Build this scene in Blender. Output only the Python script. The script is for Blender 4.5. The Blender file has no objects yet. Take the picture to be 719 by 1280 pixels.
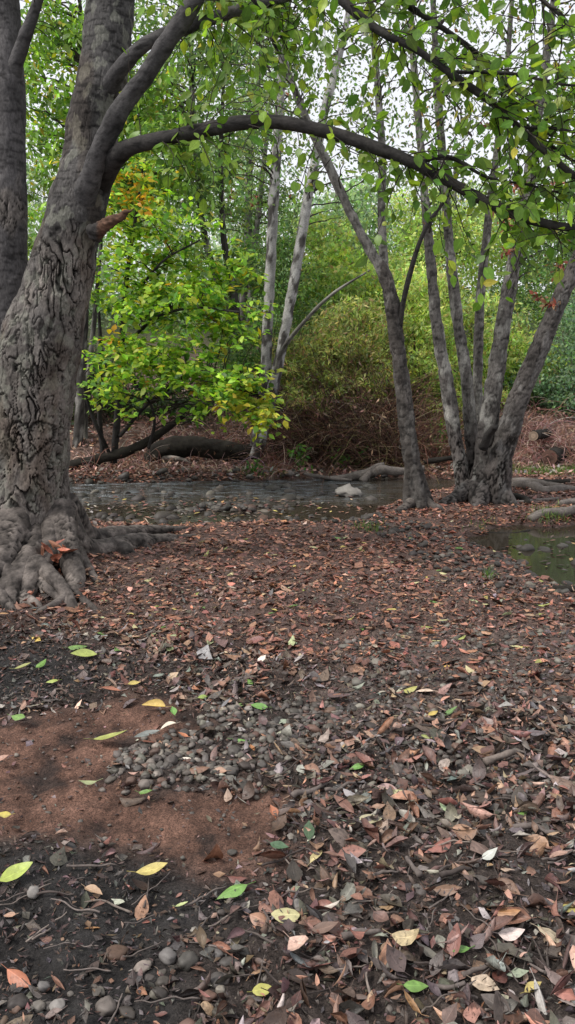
import bpy, math
import numpy as np
from mathutils import Vector

rng = np.random.default_rng(7)
R = math.radians
C = bpy.context.scene.collection

# ------------------------------------------------------------------ camera model
F = 1005.0; HY = 450.0; CAMZ = 1.5
TH = math.atan((640 - HY) / F)
def ray(px, py):
    u = (px - 359.5) / F; v = -(py - 640) / F
    return np.array([u, math.cos(TH) + v * math.sin(TH), -math.sin(TH) + v * math.cos(TH)])
def P(px, py, Y):
    d = ray(px, py)
    return np.array([0, 0, CAMZ]) + d * (Y / d[1])
def proj(p):
    p = np.asarray(p, float); x = p[..., 0]; y = p[..., 1]; z = p[..., 2] - CAMZ
    f = y * math.cos(TH) - z * math.sin(TH); u = y * math.sin(TH) + z * math.cos(TH)
    f = np.maximum(f, .05)
    return 359.5 + F * x / f, 640 - F * u / f

# ------------------------------------------------------------------ noise
_r = np.random.default_rng(3)
PERM = np.concatenate([_r.permutation(256)] * 3).astype(np.int64)
_g = _r.normal(size=(256, 3)); GRAD = _g / np.linalg.norm(_g, axis=1)[:, None]
def pn(p):
    p = np.asarray(p, float); i = np.floor(p).astype(np.int64); f = p - i; i &= 255
    w = f * f * f * (f * (f * 6 - 15) + 10)
    out = 0
    for a in (0, 1):
        for b in (0, 1):
            for c in (0, 1):
                h = PERM[PERM[PERM[(i[..., 0] + a) & 255] + ((i[..., 1] + b) & 255)] + ((i[..., 2] + c) & 255)]
                g = GRAD[h]
                d = g[..., 0] * (f[..., 0] - a) + g[..., 1] * (f[..., 1] - b) + g[..., 2] * (f[..., 2] - c)
                out = out + d * (w[..., 0] if a else 1 - w[..., 0]) * (w[..., 1] if b else 1 - w[..., 1]) * (w[..., 2] if c else 1 - w[..., 2])
    return out * 1.5
def fbm(p, o=4, g=.5):
    p = np.asarray(p, float); s = 0; a = 1
    for k in range(o):
        s = s + a * pn(p * (2 ** k) + 17.3 * k); a *= g
    return s
JIT = _r.random((256, 3))
def vor(p):
    p = np.asarray(p, float); i = np.floor(p).astype(np.int64); f = p - i
    F1 = np.full(p.shape[:-1], 9.); F2 = F1.copy(); ID = np.zeros(p.shape[:-1], np.int64)
    for a in (-1, 0, 1):
        for b in (-1, 0, 1):
            for c in (-1, 0, 1):
                h = PERM[PERM[PERM[(i[..., 0] + a) & 255] + ((i[..., 1] + b) & 255)] + ((i[..., 2] + c) & 255)]
                d = JIT[h] + np.array([a, b, c]) - f
                q = np.sqrt((d * d).sum(-1))
                m = q < F1
                F2 = np.where(m, F1, np.minimum(F2, q)); ID = np.where(m, h, ID); F1 = np.where(m, q, F1)
    return F1, F2, ID
def ss(a, b, x):
    t = np.clip((x - a) / (b - a), 0, 1); return t * t * (3 - 2 * t)
def v3(x, y, z=0.):
    x = np.asarray(x, float); return np.stack([x, np.asarray(y, float) + 0 * x, z + 0 * x], -1)
def nrm(v): return v / np.maximum(np.linalg.norm(v, axis=-1, keepdims=True), 1e-9)

def sd(poly, x, y):
    """signed distance to a polygon, negative inside"""
    poly = np.asarray(poly, float); n = len(poly)
    d = np.full(np.shape(x), 1e18); s = np.ones(np.shape(x))
    for k in range(n):
        a = poly[k]; b = poly[k - 1]; e = b - a
        wx = x - a[0]; wy = y - a[1]
        t = np.clip((wx * e[0] + wy * e[1]) / (e @ e), 0, 1)
        d = np.minimum(d, (wx - e[0] * t) ** 2 + (wy - e[1] * t) ** 2)
        c1 = y >= a[1]; c2 = y < b[1]; c3 = e[0] * wy > e[1] * wx
        s = np.where((c1 & c2 & c3) | (~c1 & ~c2 & ~c3), -s, s)
    return s * np.sqrt(d)

# ------------------------------------------------------------------ ground
WATER = -0.12
def G0(px, py, z=0.):
    d = ray(px, py); t = (z - CAMZ) / d[2]; return (d[0] * t, d[1] * t)
STREAM = [(-14, 7.6), (-5, 7.75), (-2.2, 7.75), (-1.2, 7.7), (-.4, 7.8), (.3, 7.75), (.75, 7.95), (1.0, 8.35), (1.1, 8.75), (1.35, 9.3), (1.75, 9.75),
          (2.3, 10.2), (2.2, 10.75), (1.6, 10.95), (.9, 10.95), (0, 10.8), (-1, 10.75), (-2.4, 10.6), (-5, 10.5), (-14, 10.4)]
POOL = [G0(*q, WATER) for q in [(606, 672), (628, 664), (655, 661), (690, 664), (730, 660), (830, 655), (1000, 700), (860, 780), (760, 745), (712, 738), (680, 716), (650, 698), (618, 684)]]
def ground(x, y):
    x = np.asarray(x, float); y = np.asarray(y, float) + 0 * x
    n1 = pn(v3(x * .55, y * .55, .3)); n2 = fbm(v3(x * 3, y * 3, 5), 3)
    z = .05 * n1 + .022 * n2
    z = z + .10 * np.exp(-(((x + 2.1) / .9) ** 2 + ((y - 5.6) / .8) ** 2))          # mound under the big tree
    z = z - .04 * ss(.2, 1.4, x) * ss(4.5, 6.5, y) * ss(9.0, 7.5, y)
    ds = sd(STREAM, x, y) + .10 * fbm(v3(x * 1.6, y * 1.6, 2), 3)
    dp = sd(POOL, x, y) + .13 * fbm(v3(x * 2.2, y * 2.2, 9), 4)
    z = z + np.minimum(0, -.34 * ss(.45, -.55, ds)) + np.minimum(0, -.3 * ss(.42, -.4, dp))
    bar = np.exp(-(((x + .75) / 1.35) ** 2 + ((y - 8.75) / .38) ** 2))              # gravel bar in the shallows
    z = z + bar * (.20 + .09 * fbm(v3(x * 4, y * 4, 1), 3))
    far = np.maximum(y - 11.7 - .35 * pn(v3(x * .5, 0, 4)), 0)
    z = z - .05 * ss(10.4, 11.2, y) + .26 * far * ss(0, 1.6, far) / (1 + far * .022) + np.where(far > 0, .09 * fbm(v3(x * .9, y * .9, 7), 3) * np.minimum(far, 1), 0)
    return z
def gz(x, y): return float(ground(np.array([x]), np.array([y]))[0])
def G(px, py):
    z = 0.
    for _ in range(12):
        x, y = G0(px, py, z); z = gz(x, min(y, 40.))
    return np.array([x, y, z])
def gpoly(l): return [G0(*q) for q in l]
SAND = gpoly([(-160, 905), (60, 885), (150, 866), (235, 876), (270, 892), (215, 925), (150, 935), (140, 960), (200, 985), (300, 980), (355, 985), (350, 1060), (325, 1098), (250, 1100), (180, 1068), (80, 1048), (-160, 1040)])
MUD = [gpoly([(-260, 1055), (80, 1050), (180, 1072), (250, 1105), (330, 1100), (300, 1150), (225, 1190), (240, 1330), (-260, 1330)]),
       gpoly([(-160, 780), (40, 800), (135, 826), (120, 866), (-160, 884)])]
PEB = [gpoly([(135, 960), (150, 930), (215, 915), (265, 888), (330, 882), (410, 872), (450, 890), (370, 935), (330, 968), (240, 985), (170, 980)]),
       gpoly([(390, 850), (430, 800), (560, 778), (719, 785), (800, 850), (640, 880), (480, 905), (400, 900)]),
       gpoly([(150, 1190), (300, 1180), (330, 1300), (-60, 1320), (-60, 1220)])]
def zones(x, y):
    w = .06 * fbm(v3(x * 5, y * 5, 11), 4)
    s = ss(.14, -.12, sd(SAND, x, y) + w * 1.6)
    m = np.maximum(ss(.16, -.12, sd(MUD[0], x, y) + w), ss(.2, -.2, sd(MUD[1], x, y) + w * 2))
    p = [ss(.06, -.06, sd(q, x, y) + w * 1.3) for q in PEB]
    path = ss(3.4, 4.4, y + .35 * x + w * 3)
    return s, m, p, path

# ------------------------------------------------------------------ mesh helpers
def mk(name, V, faces, mat, parent=None, col=None, uv=None, smooth=True, origin=None):
    V = np.asarray(V, float).reshape(-1, 3)
    o = np.zeros(3) if origin is None else np.asarray(origin, float)
    if parent is not None and origin is None: o = np.array(parent['_o'])
    me = bpy.data.meshes.new(name); me.vertices.add(len(V)); me.vertices.foreach_set('co', (V - o).astype(np.float32).ravel())
    fl = [np.asarray(f, np.int32) for f in faces if len(f)]
    idx = np.concatenate([f.ravel() for f in fl]); tot = np.concatenate([np.full(len(f), f.shape[1], np.int32) for f in fl])
    st = np.concatenate([[0], np.cumsum(tot)[:-1]]).astype(np.int32)
    me.loops.add(len(idx)); me.loops.foreach_set('vertex_index', idx)
    me.polygons.add(len(tot)); me.polygons.foreach_set('loop_start', st); me.polygons.foreach_set('loop_total', tot)
    if smooth: me.polygons.foreach_set('use_smooth', np.ones(len(tot), bool))
    if col is not None:
        c = np.asarray(col, float).reshape(len(V), -1)
        if c.shape[1] == 3: c = np.concatenate([c, np.ones((len(c), 1))], 1)
        a = me.attributes.new('Col', 'FLOAT_COLOR', 'POINT'); a.data.foreach_set('color', np.clip(c, 0, 1).astype(np.float32).ravel())
    if uv is not None:
        u = me.uv_layers.new(name='UVMap'); u.data.foreach_set('uv', np.asarray(uv, np.float32).reshape(-1, 2)[idx].ravel())
    me.update(calc_edges=True); me.validate()
    ob = bpy.data.objects.new(name, me); C.objects.link(ob); me.materials.append(mat)
    if parent is not None: ob.parent = parent
    else: ob.location = o
    return ob
def tag(o, label, cat, group=None, kind=None):
    if label: o['label'] = label
    if cat: o['category'] = cat
    if group: o['group'] = group
    if kind: o['kind'] = kind
    return o
def thing(name, label, cat, loc, group=None):
    o = bpy.data.objects.new(name, None); C.objects.link(o); o.location = loc; o.empty_display_size = .2
    o['_o'] = [float(v) for v in loc]
    return tag(o, label, cat, group)

def spline(ctrl, ds):
    """Catmull-Rom through rows (x,y,z,r)"""
    c = np.asarray(ctrl, float)
    c = np.vstack([2 * c[0] - c[1], c, 2 * c[-1] - c[-2]])
    out = []
    for k in range(1, len(c) - 2):
        L = np.linalg.norm(c[k + 1, :3] - c[k, :3]); n = max(2, int(L / ds))
        t = np.linspace(0, 1, n, endpoint=False)[:, None]
        p0, p1, p2, p3 = c[k - 1], c[k], c[k + 1], c[k + 2]
        out.append(.5 * (2 * p1 + (p2 - p0) * t + (2 * p0 - 5 * p1 + 4 * p2 - p3) * t ** 2 + (3 * p1 - p0 - 3 * p2 + p3) * t ** 3))
    out.append(c[-2:-1]); return np.vstack(out)
def frames(S):
    T = nrm(np.gradient(S, axis=0)); n = len(S); U = np.zeros_like(T)
    a = np.array([1., 0, 0]) if abs(T[0, 0]) < .8 else np.array([0, 1., 0])
    u = a - T[0] * (a @ T[0]); U[0] = u / np.linalg.norm(u)
    for k in range(1, n):
        u = U[k - 1] - T[k] * (U[k - 1] @ T[k]); U[k] = u / np.linalg.norm(u)
    return T, U, np.cross(T, U)
def tube(ctrl, ns, ds, rad=None):
    """rad(theta, s, centre) multiplies the radius. returns V(nr,ns,3), normal-ish dirs, faces, s"""
    S = spline(ctrl, ds); r = np.maximum(S[:, 3], .0015); S = S[:, :3]
    T, U, W = frames(S)
    th = np.linspace(0, 2 * np.pi, ns, endpoint=False)
    D = np.cos(th)[None, :, None] * U[:, None] + np.sin(th)[None, :, None] * W[:, None]
    rr = np.repeat(r[:, None], ns, 1)
    if rad is not None: rr = rr * rad(th[None, :], S[:, None, :] + D * .0, D)
    V = S[:, None] + D * rr[..., None]
    nr = len(S); i = np.arange(nr - 1)[:, None] * ns; j = np.arange(ns)[None]; j2 = (j + 1) % ns
    q = np.stack([i + j, i + j2, i + ns + j2, i + ns + j], -1).reshape(-1, 4)
    return V, D, q, S, r
def capped(V, q):
    nr, ns = V.shape[:2]; b = V[0].mean(0); t = V[-1].mean(0); n = nr * ns
    j = np.arange(ns); j2 = (j + 1) % ns
    tr = np.vstack([np.stack([j2, j, np.full(ns, n)], 1), np.stack([(nr - 1) * ns + j, (nr - 1) * ns + j2, np.full(ns, n + 1)], 1)])
    return np.vstack([V.reshape(-1, 3), b, t]), [q, tr]

def bark(Pn, D, r, cfg):
    """displacement and colour of bark at surface points"""
    f = cfg.get('freq', 16.); st = cfg.get('stretch', .32)
    am = cfg['amt'](Pn) if callable(cfg.get('amt')) else cfg.get('amt', 1.)
    am = np.clip(am, 0, 1.2) * np.ones(len(Pn))
    w0 = np.stack([fbm(Pn * np.array([6, 6, 4.]) + k, 3) for k in (3, 31, 77)], -1)
    mk1 = fbm(Pn * np.array([3.5, 3.5, 2.]) + 40, 2)
    v1 = np.abs(fbm(Pn * np.array([f * .62, f * .62, f * st * .55]) + .55 * w0, 2))          # long fissures along the grain
    v2 = np.abs(fbm(Pn * np.array([f * 1.4, f * 1.4, f * st * .95]) + .5 * w0 + 9, 2))
    v3_ = np.abs(pn(Pn * np.array([f * .6, f * .6, f * 1.25]) + .9 * w0 + 21))               # short cross cracks
    w1 = np.clip(.075 + .08 * mk1, .02, .2); c1 = np.clip((w1 - v1) / (.45 * w1), 0, 1); w2 = np.clip(.055 + .05 * mk1, .02, .2); c2 = np.clip((w2 - v2) / (.5 * w2), 0, 1) * ss(-.25, .15, fbm(Pn * 4. + 5, 2)); c3 = np.clip(1.2 - v3_ / .05, 0, 1) * ss(-.1, .3, fbm(Pn * 6. + 15, 2))
    crack = np.clip(np.maximum(c1, c2 * .8), 0, 1) * am
    fine = np.clip(c3 + .5 * c2, 0, 1) * am * .6
    F1, F2, ID = vor(Pn * np.array([f, f, f * st]) + .8 * w0)
    step = (JIT[ID, 1] - .5) * np.clip(am, 0, 1)
    lump = fbm(Pn * cfg.get('lf', 3.0), 3)
    gr = fbm(Pn * np.array([34., 34, 22]), 3)
    d = .45 * cfg.get('depth', .018) * step - cfg.get('depth', .018) * crack - cfg.get('depth', .018) * .3 * fine + cfg.get('lump', .02) * lump + cfg.get('grain', .002) * gr
    pl = np.asarray(cfg['plate']); sm = np.asarray(cfg['smooth']); dk = np.asarray(cfg.get('dark', (.014, .012, .011)))
    am = np.clip(am, 0, 1)
    tone = (.86 + .28 * JIT[ID, 0] * am + .4 * fbm(Pn * np.array([5, 5, 3.]), 3) + .25 * gr)
    c = (sm[None] * (1 - am[:, None]) + pl[None] * am[:, None]) * tone[:, None]
    if 'bands' in cfg:      # dark lenticel scars of smooth bark
        b = ss(.15, .5, fbm(Pn * np.array([9, 9, 38.]), 3)) * (1 - am)
        c = c * (1 - .6 * b[:, None]); d = d - .1 * cfg.get('lump', .02) * b
    if 'patch' in cfg:
        b = ss(-.05, .22, fbm(Pn * np.array([9, 9, 4.]) + 50, 4) + cfg.get('pbias', 0.)(Pn))
        c = c * (1 - b[:, None]) + np.asarray(cfg['patch'])[None] * tone[:, None] * b[:, None]
    k = np.clip(crack * 1.2 + fine * .8, 0, 1)[:, None]
    c = c * (1 - k) + dk[None] * k
    if 'post' in cfg: d, c = cfg['post'](Pn, D, d, c)
    return d, c
def limb(name, ctrl, mat, parent, cfg, ns=28, ds=.03, rad=None, cap=True):
    V, D, q, S, r = tube(ctrl, ns, ds, rad)
    Pn = V.reshape(-1, 3); Dn = D.reshape(-1, 3); sc = np.minimum(1, np.repeat(r, ns) / cfg.get('rref', .1))
    d, c = bark(Pn, Dn, None, cfg)
    Vn = Pn + Dn * (d * sc)[:, None]
    VV, fs = capped(Vn.reshape(V.shape), q)
    cc = np.vstack([c, c[:ns].mean(0), c[-ns:].mean(0)])
    return mk(name, VV, fs, mat, parent, cc), S
def pxl(l, w0=None):
    """rows (px, py, Y, width_px) -> (x,y,z,r)"""
    out = []
    for px, py, Y, w in l:
        p = P(px, py, Y); dist = p[1] * math.cos(TH) - (p[2] - CAMZ) * math.sin(TH)
        out.append([*p, .5 * w * dist / F])
    return np.array(out)

def stems(paths, rads, ns=3):
    """many thin stems: paths (N,K,3), rads (N,K) -> V, quads"""
    paths = np.asarray(paths); N, K, _ = paths.shape
    T = nrm(np.gradient(paths, axis=1))
    a = nrm(rng.normal(size=(N, 1, 3))); U = nrm(np.cross(T, a + 0 * T)); W = np.cross(T, U)
    th = np.arange(ns) * 2 * np.pi / ns
    V = paths[:, :, None] + (np.cos(th)[None, None, :, None] * U[:, :, None] + np.sin(th)[None, None, :, None] * W[:, :, None]) * np.asarray(rads)[:, :, None, None]
    b = (np.arange(N) * K * ns)[:, None, None]; i = (np.arange(K - 1) * ns)[None, :, None]; j = np.arange(ns)[None, None]; j2 = (j + 1) % ns
    q = np.stack([b + i + j, b + i + j2, b + i + ns + j2, b + i + ns + j], -1).reshape(-1, 4)
    return V.reshape(-1, 3), q

def leafmesh(pos, fwd, up, L, W, cup, bend, col, rows=1, cols=3, wr=0., prof=None, edge=None):
    """vectorised curled leaves; rows=1 gives folded kites of four corners"""
    pos = np.asarray(pos, float); N = len(pos)
    f = nrm(fwd); s = nrm(np.cross(f, up)); n = np.cross(s, f)
    one = np.ones(N); L = L * one; W = W * one; cup = cup * one; bend = np.where(np.abs(bend * one) < 1e-3, 1e-3, bend * one)
    if rows == 1:
        u = np.array([0, .42, 1., .42]); v = np.array([0, -1., 0, 1.]); wp = np.ones(4); quad = np.array([[0, 1, 2, 3]])
    else:
        uu = np.linspace(0, 1, rows + 1); vv = np.linspace(-1, 1, cols)
        u, v = [m.ravel() for m in np.meshgrid(uu, vv, indexing='ij')]
        wp = np.sin(np.pi * np.clip(u, .012, .988) ** .82) ** .85 * (1 - .12 * u)
        i = np.arange(rows)[:, None] * cols; j = np.arange(cols - 1)[None]
        quad = np.stack([i + j, i + j + 1, i + cols + j + 1, i + cols + j], -1).reshape(-1, 4)
    nv = len(u); half = W[:, None] * .5 * wp[None]
    if rows > 1:
        pw = rng.uniform(.75, 1.5, (N, 1)); sk = rng.uniform(-.22, .22, (N, 1)); sh = rng.uniform(-.25, .25, (N, 1))
        half = W[:, None] * .5 * np.maximum(wp[None], .02) ** pw * (1 + sk * np.sign(v)[None]) * (1 + sh * (1 - 2 * u)[None])
        if edge is not None and edge > .1: half = half * np.where(rng.random((N, nv)) < .10, rng.uniform(.3, .8, (N, nv)), 1.)
    if edge is not None: half = half * (1 + edge * rng.normal(size=(N, nv)) * (np.abs(v) > .9))
    av = np.abs(v)[None]
    ang = cup[:, None] * (av if rows > 1 else 1)
    X = v[None] * half * np.cos(ang); Z = av * half * np.sin(ang)
    B = bend[:, None]
    Yl = np.sin(B * u[None]) / B * L[:, None]; Zl = (1 - np.cos(B * u[None])) / B * L[:, None]
    if wr: Z = Z + wr * L[:, None] * rng.normal(size=(N, nv)) * (wp[None] > .3)
    Zl = Zl + Z
    V = pos[:, None] + s[:, None] * X[..., None] + f[:, None] * Yl[..., None] + n[:, None] * Zl[..., None]
    q = (quad[None] + (np.arange(N) * nv)[:, None, None]).reshape(-1, 4)
    cc = np.repeat(np.asarray(col, float)[:, None], nv, 1)
    cc = cc * (1 + .10 * rng.normal(size=(N, nv, 1)))
    uv = np.stack([np.broadcast_to(v[None] * .5 + .5, (N, nv)), np.broadcast_to(u[None], (N, nv))], -1)
    return V.reshape(-1, 3), q, cc.reshape(-1, 3), uv.reshape(-1, 2), nv
def pal(n, cols, wts=None, jit=.2):
    cols = np.asarray(cols, float); w = None if wts is None else np.asarray(wts, float) / np.sum(wts)
    k = rng.choice(len(cols), n, p=w)
    return np.clip(cols[k] * np.exp(jit * rng.normal(size=(n, 1))) * np.exp(.35 * jit * rng.normal(size=(n, 3))), .003, .9), k
def rdir(n): return nrm(rng.normal(size=(n, 3)))
def join(parts):
    """[(V, quads, col, uv)] -> one"""
    o = 0; Vs, Qs, Cs, Us = [], [], [], []
    for V, q, c, u in parts:
        Vs.append(V); Qs.append(q + o); Cs.append(c); Us.append(u); o += len(V)
    return np.vstack(Vs), np.vstack(Qs), np.vstack(Cs), np.vstack(Us)

# ------------------------------------------------------------------ materials
def mat(name):
    m = bpy.data.materials.new(name); m.use_nodes = True; nt = m.node_tree; nt.nodes.clear()
    return m, nt, nt.nodes, nt.links
def nd(ns, t, **k):
    n = ns.new(t)
    for a, b in k.items():
        if a.startswith('i_'):
            key = a[2:]; key = int(key) if key.isdigit() else key.replace('_', ' ')
            n.inputs[key].default_value = b
        else: setattr(n, a, b)
    return n
def M_attr(name, rough=.8, spec=.25, nscale=40., namt=.5, bump=.3, bdist=.004, stretch=(1, 1, 1), transl=0., vein=False, alpharough=False, detail=8, speck=0., spots=.75):
    m, nt, ns, ln = mat(name)
    out = nd(ns, 'ShaderNodeOutputMaterial'); b = nd(ns, 'ShaderNodeBsdfPrincipled')
    b.inputs['Roughness'].default_value = rough; b.inputs['Specular IOR Level'].default_value = spec
    at = nd(ns, 'ShaderNodeAttribute', attribute_name='Col')
    tc = nd(ns, 'ShaderNodeTexCoord'); mp = nd(ns, 'ShaderNodeMapping'); mp.inputs['Scale'].default_value = stretch
    geo = nd(ns, 'ShaderNodeNewGeometry')
    ln.new(geo.outputs['Position'], mp.inputs['Vector'])
    nz = nd(ns, 'ShaderNodeTexNoise'); nz.inputs['Scale'].default_value = nscale; nz.inputs['Detail'].default_value = detail; nz.inputs['Roughness'].default_value = .65
    ln.new(mp.outputs[0], nz.inputs['Vector'])
    mr = nd(ns, 'ShaderNodeMapRange'); mr.inputs[1].default_value = .25; mr.inputs[2].default_value = .75; mr.inputs[3].default_value = 1 - namt; mr.inputs[4].default_value = 1 + namt
    ln.new(nz.outputs['Fac'], mr.inputs[0])
    fac = mr.outputs[0]
    if speck:
        vo = nd(ns, 'ShaderNodeTexVoronoi'); vo.inputs['Scale'].default_value = 260.
        ln.new(geo.outputs['Position'], vo.inputs['Vector'])
        sep = nd(ns, 'ShaderNodeSeparateColor'); ln.new(vo.outputs['Color'], sep.inputs[0])
        m2 = nd(ns, 'ShaderNodeMapRange'); m2.inputs[3].default_value = 1 - speck; m2.inputs[4].default_value = 1 + speck
        ln.new(sep.outputs[0], m2.inputs[0])
        mm = nd(ns, 'ShaderNodeMath', operation='MULTIPLY'); ln.new(fac, mm.inputs[0]); ln.new(m2.outputs[0], mm.inputs[1]); fac = mm.outputs[0]
    if vein:
        uvn = nd(ns, 'ShaderNodeUVMap'); sx = nd(ns, 'ShaderNodeSeparateXYZ'); ln.new(uvn.outputs[0], sx.inputs[0])
        a1 = nd(ns, 'ShaderNodeMath', operation='SUBTRACT'); ln.new(sx.outputs[0], a1.inputs[0]); a1.inputs[1].default_value = .5
        a2 = nd(ns, 'ShaderNodeMath', operation='ABSOLUTE'); ln.new(a1.outputs[0], a2.inputs[0])
        mid = nd(ns, 'ShaderNodeMapRange'); mid.inputs[1].default_value = .015; mid.inputs[2].default_value = .05; mid.inputs[3].default_value = 1.; mid.inputs[4].default_value = 0.
        ln.new(a2.outputs[0], mid.inputs[0])
        s1 = nd(ns, 'ShaderNodeMath', operation='MULTIPLY_ADD'); ln.new(a2.outputs[0], s1.inputs[0]); s1.inputs[1].default_value = -.55; ln.new(sx.outputs[1], s1.inputs[2])
        s2 = nd(ns, 'ShaderNodeMath', operation='MULTIPLY'); ln.new(s1.outputs[0], s2.inputs[0]); s2.inputs[1].default_value = 56.
        s3 = nd(ns, 'ShaderNodeMath', operation='SINE'); ln.new(s2.outputs[0], s3.inputs[0])
        sv = nd(ns, 'ShaderNodeMapRange'); sv.inputs[1].default_value = .85; sv.inputs[2].default_value = 1.; sv.inputs[3].default_value = 0.; sv.inputs[4].default_value = .45
        ln.new(s3.outputs[0], sv.inputs[0])
        mx = nd(ns, 'ShaderNodeMath', operation='MAXIMUM'); ln.new(mid.outputs[0], mx.inputs[0]); ln.new(sv.outputs[0], mx.inputs[1])
        ve = nd(ns, 'ShaderNodeMath', operation='MULTIPLY_ADD'); ln.new(mx.outputs[0], ve.inputs[0]); ve.inputs[1].default_value = .35; ln.new(fac, ve.inputs[2]); fac = ve.outputs[0]
    if vein:
        sp = nd(ns, 'ShaderNodeTexNoise'); sp.inputs['Scale'].default_value = 75.; sp.inputs['Detail'].default_value = 4; ln.new(geo.outputs['Position'], sp.inputs['Vector'])
        sm = nd(ns, 'ShaderNodeMapRange'); sm.inputs[1].default_value = .58; sm.inputs[2].default_value = .68; sm.inputs[3].default_value = 1.; sm.inputs[4].default_value = spots; ln.new(sp.outputs['Fac'], sm.inputs[0])
        sq = nd(ns, 'ShaderNodeMath', operation='MULTIPLY'); ln.new(fac, sq.inputs[0]); ln.new(sm.outputs[0], sq.inputs[1]); fac = sq.outputs[0]
    vm = nd(ns, 'ShaderNodeVectorMath', operation='SCALE'); ln.new(at.outputs['Color'], vm.inputs[0]); ln.new(fac, vm.inputs['Scale'])
    ln.new(vm.outputs[0], b.inputs['Base Color'])
    if alpharough: ln.new(at.outputs['Alpha'], b.inputs['Roughness'])
    if bump:
        bp = nd(ns, 'ShaderNodeBump'); bp.inputs['Strength'].default_value = bump; bp.inputs['Distance'].default_value = bdist
        ln.new(fac if (speck or vein) else nz.outputs['Fac'], bp.inputs['Height']); ln.new(bp.outputs[0], b.inputs['Normal'])
    if transl:
        t = nd(ns, 'ShaderNodeBsdfTranslucent'); mx = nd(ns, 'ShaderNodeMixShader'); mx.inputs[0].default_value = transl
        bright = nd(ns, 'ShaderNodeVectorMath', operation='MULTIPLY'); bright.inputs[1].default_value = (1.15, 1.25, .55)
        ln.new(vm.outputs[0], bright.inputs[0]); ln.new(bright.outputs[0], t.inputs['Color'])
        ln.new(b.outputs[0], mx.inputs[1]); ln.new(t.outputs[0], mx.inputs[2]); ln.new(mx.outputs[0], out.inputs[0])
    else: ln.new(b.outputs[0], out.inputs[0])
    return m
MG = M_attr('ground_soil', .95, .25, 55, .45, .8, .012, alpharough=True, speck=.6)
MBARK = M_attr('furrowed_bark', .9, .15, 85, .5, .8, .007, (1, 1, .5))
MSM = M_attr('smooth_bark', .85, .2, 55, .45, .7, .006, (1, 1, 1.6))
MLEAF = M_attr('living_leaf', .45, .35, 30, .15, 0, transl=.5)
MLEAFN = M_attr('living_leaf_veined', .4, .4, 30, .15, .25, .002, transl=.5, vein=True)
MDRY = M_attr('dry_leaf', .62, .3, 60, .3, .35, .003)
MDRYN = M_attr('dry_leaf_veined', .46, .45, 60, .42, .55, .003, vein=True, spots=.45)
MFRESH = M_attr('fresh_fallen_leaf', .45, .4, 60, .2, .4, .003, vein=True, spots=.78)
MTWIG = M_attr('twig_bark', .85, .2, 90, .35, .4, .002)
MSTONE = M_attr('stone', .6, .35, 60, .25, .25, .002)
MGRASS = M_attr('grass_blade', .5, .3, 20, .1, 0, transl=.3)

# ------------------------------------------------------------------ ground sheet
ys = [-8., -4, -2, -1, -.2]
y = .45
while y < 90: ys.append(y); y += max(.011, .0085 * y) if y < 13 else .02 * y
ys += [110., 150, 220, 400]
ys = np.array(ys); us = np.linspace(-1, 1, 520); us = np.sign(us) * np.abs(us) ** 1.25
hw = np.maximum(2.6, np.abs(ys) * 1.05 + 1.2)
X = us[None] * hw[:, None]; Y = np.repeat(ys[:, None], len(us), 1)
Z = ground(X, Y)
s, m, pz, path = zones(X, Y)
nn = fbm(v3(X * 18, Y * 18, 3), 4); n8 = fbm(v3(X * 6, Y * 6, 1), 4)
near = Y < 14
Z = Z + np.where(near, .010 * nn * (1 - .55 * s), 0) + .012 * n8 * (1 - .5 * s)
grain = fbm(v3(X * 60, Y * 60, 8), 3); Z = Z + np.where(Y < 4, .0035 * grain, 0)
Z = Z - .02 * s - .012 * m + .012 * s * fbm(v3(X * 11, Y * 11, 21), 4)
base = np.array([.045, .035, .030]); pathc = np.array([.125, .080, .066]); sandc = np.array([.108, .059, .042]); mudc = np.array([.022, .020, .019]); farc = np.array([.16, .105, .085])
c = base[None, None] * np.ones(X.shape + (1,))
def mixc(c, d, w): return c * (1 - w[..., None]) + d * w[..., None]
c = mixc(c, pathc, path * .8); c = mixc(c, sandc * (1 + .55 * n8[..., None] + .35 * grain[..., None]), s); c = mixc(c, mudc, m)
c = mixc(c, np.array([.105, .078, .066]), pz[1] * .8)
c = mixc(c, mudc * 1.2, ss(.12, -.15, n8 + .35) * s * .5)
c = mixc(c, farc, ss(10.7, 11.3, Y))
c = mixc(c, np.array([.045, .060, .022]), ss(16, 24, Y))
wet = np.maximum(ss(.05, -.06, Z - WATER - .02), 0) * (Y < 11.3)
c = c * (1 - .55 * wet[..., None]); c = c * (1 + .35 * nn[..., None]) * (1 + .3 * n8[..., None])
rough = np.clip(.95 - .42 * m * ss(-.2, .3, n8) - .4 * wet, .35, 1)
nr, nc = X.shape; i = np.arange(nr - 1)[:, None] * nc; j = np.arange(nc - 1)[None]
q = np.stack([i + j, i + j + 1, i + nc + j + 1, i + nc + j], -1).reshape(-1, 4)
g = mk('ground', np.stack([X, Y, Z], -1), [q], MG, None, np.concatenate([c, rough[..., None]], -1).reshape(-1, 4)); tag(g, None, None, kind='structure')

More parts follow.
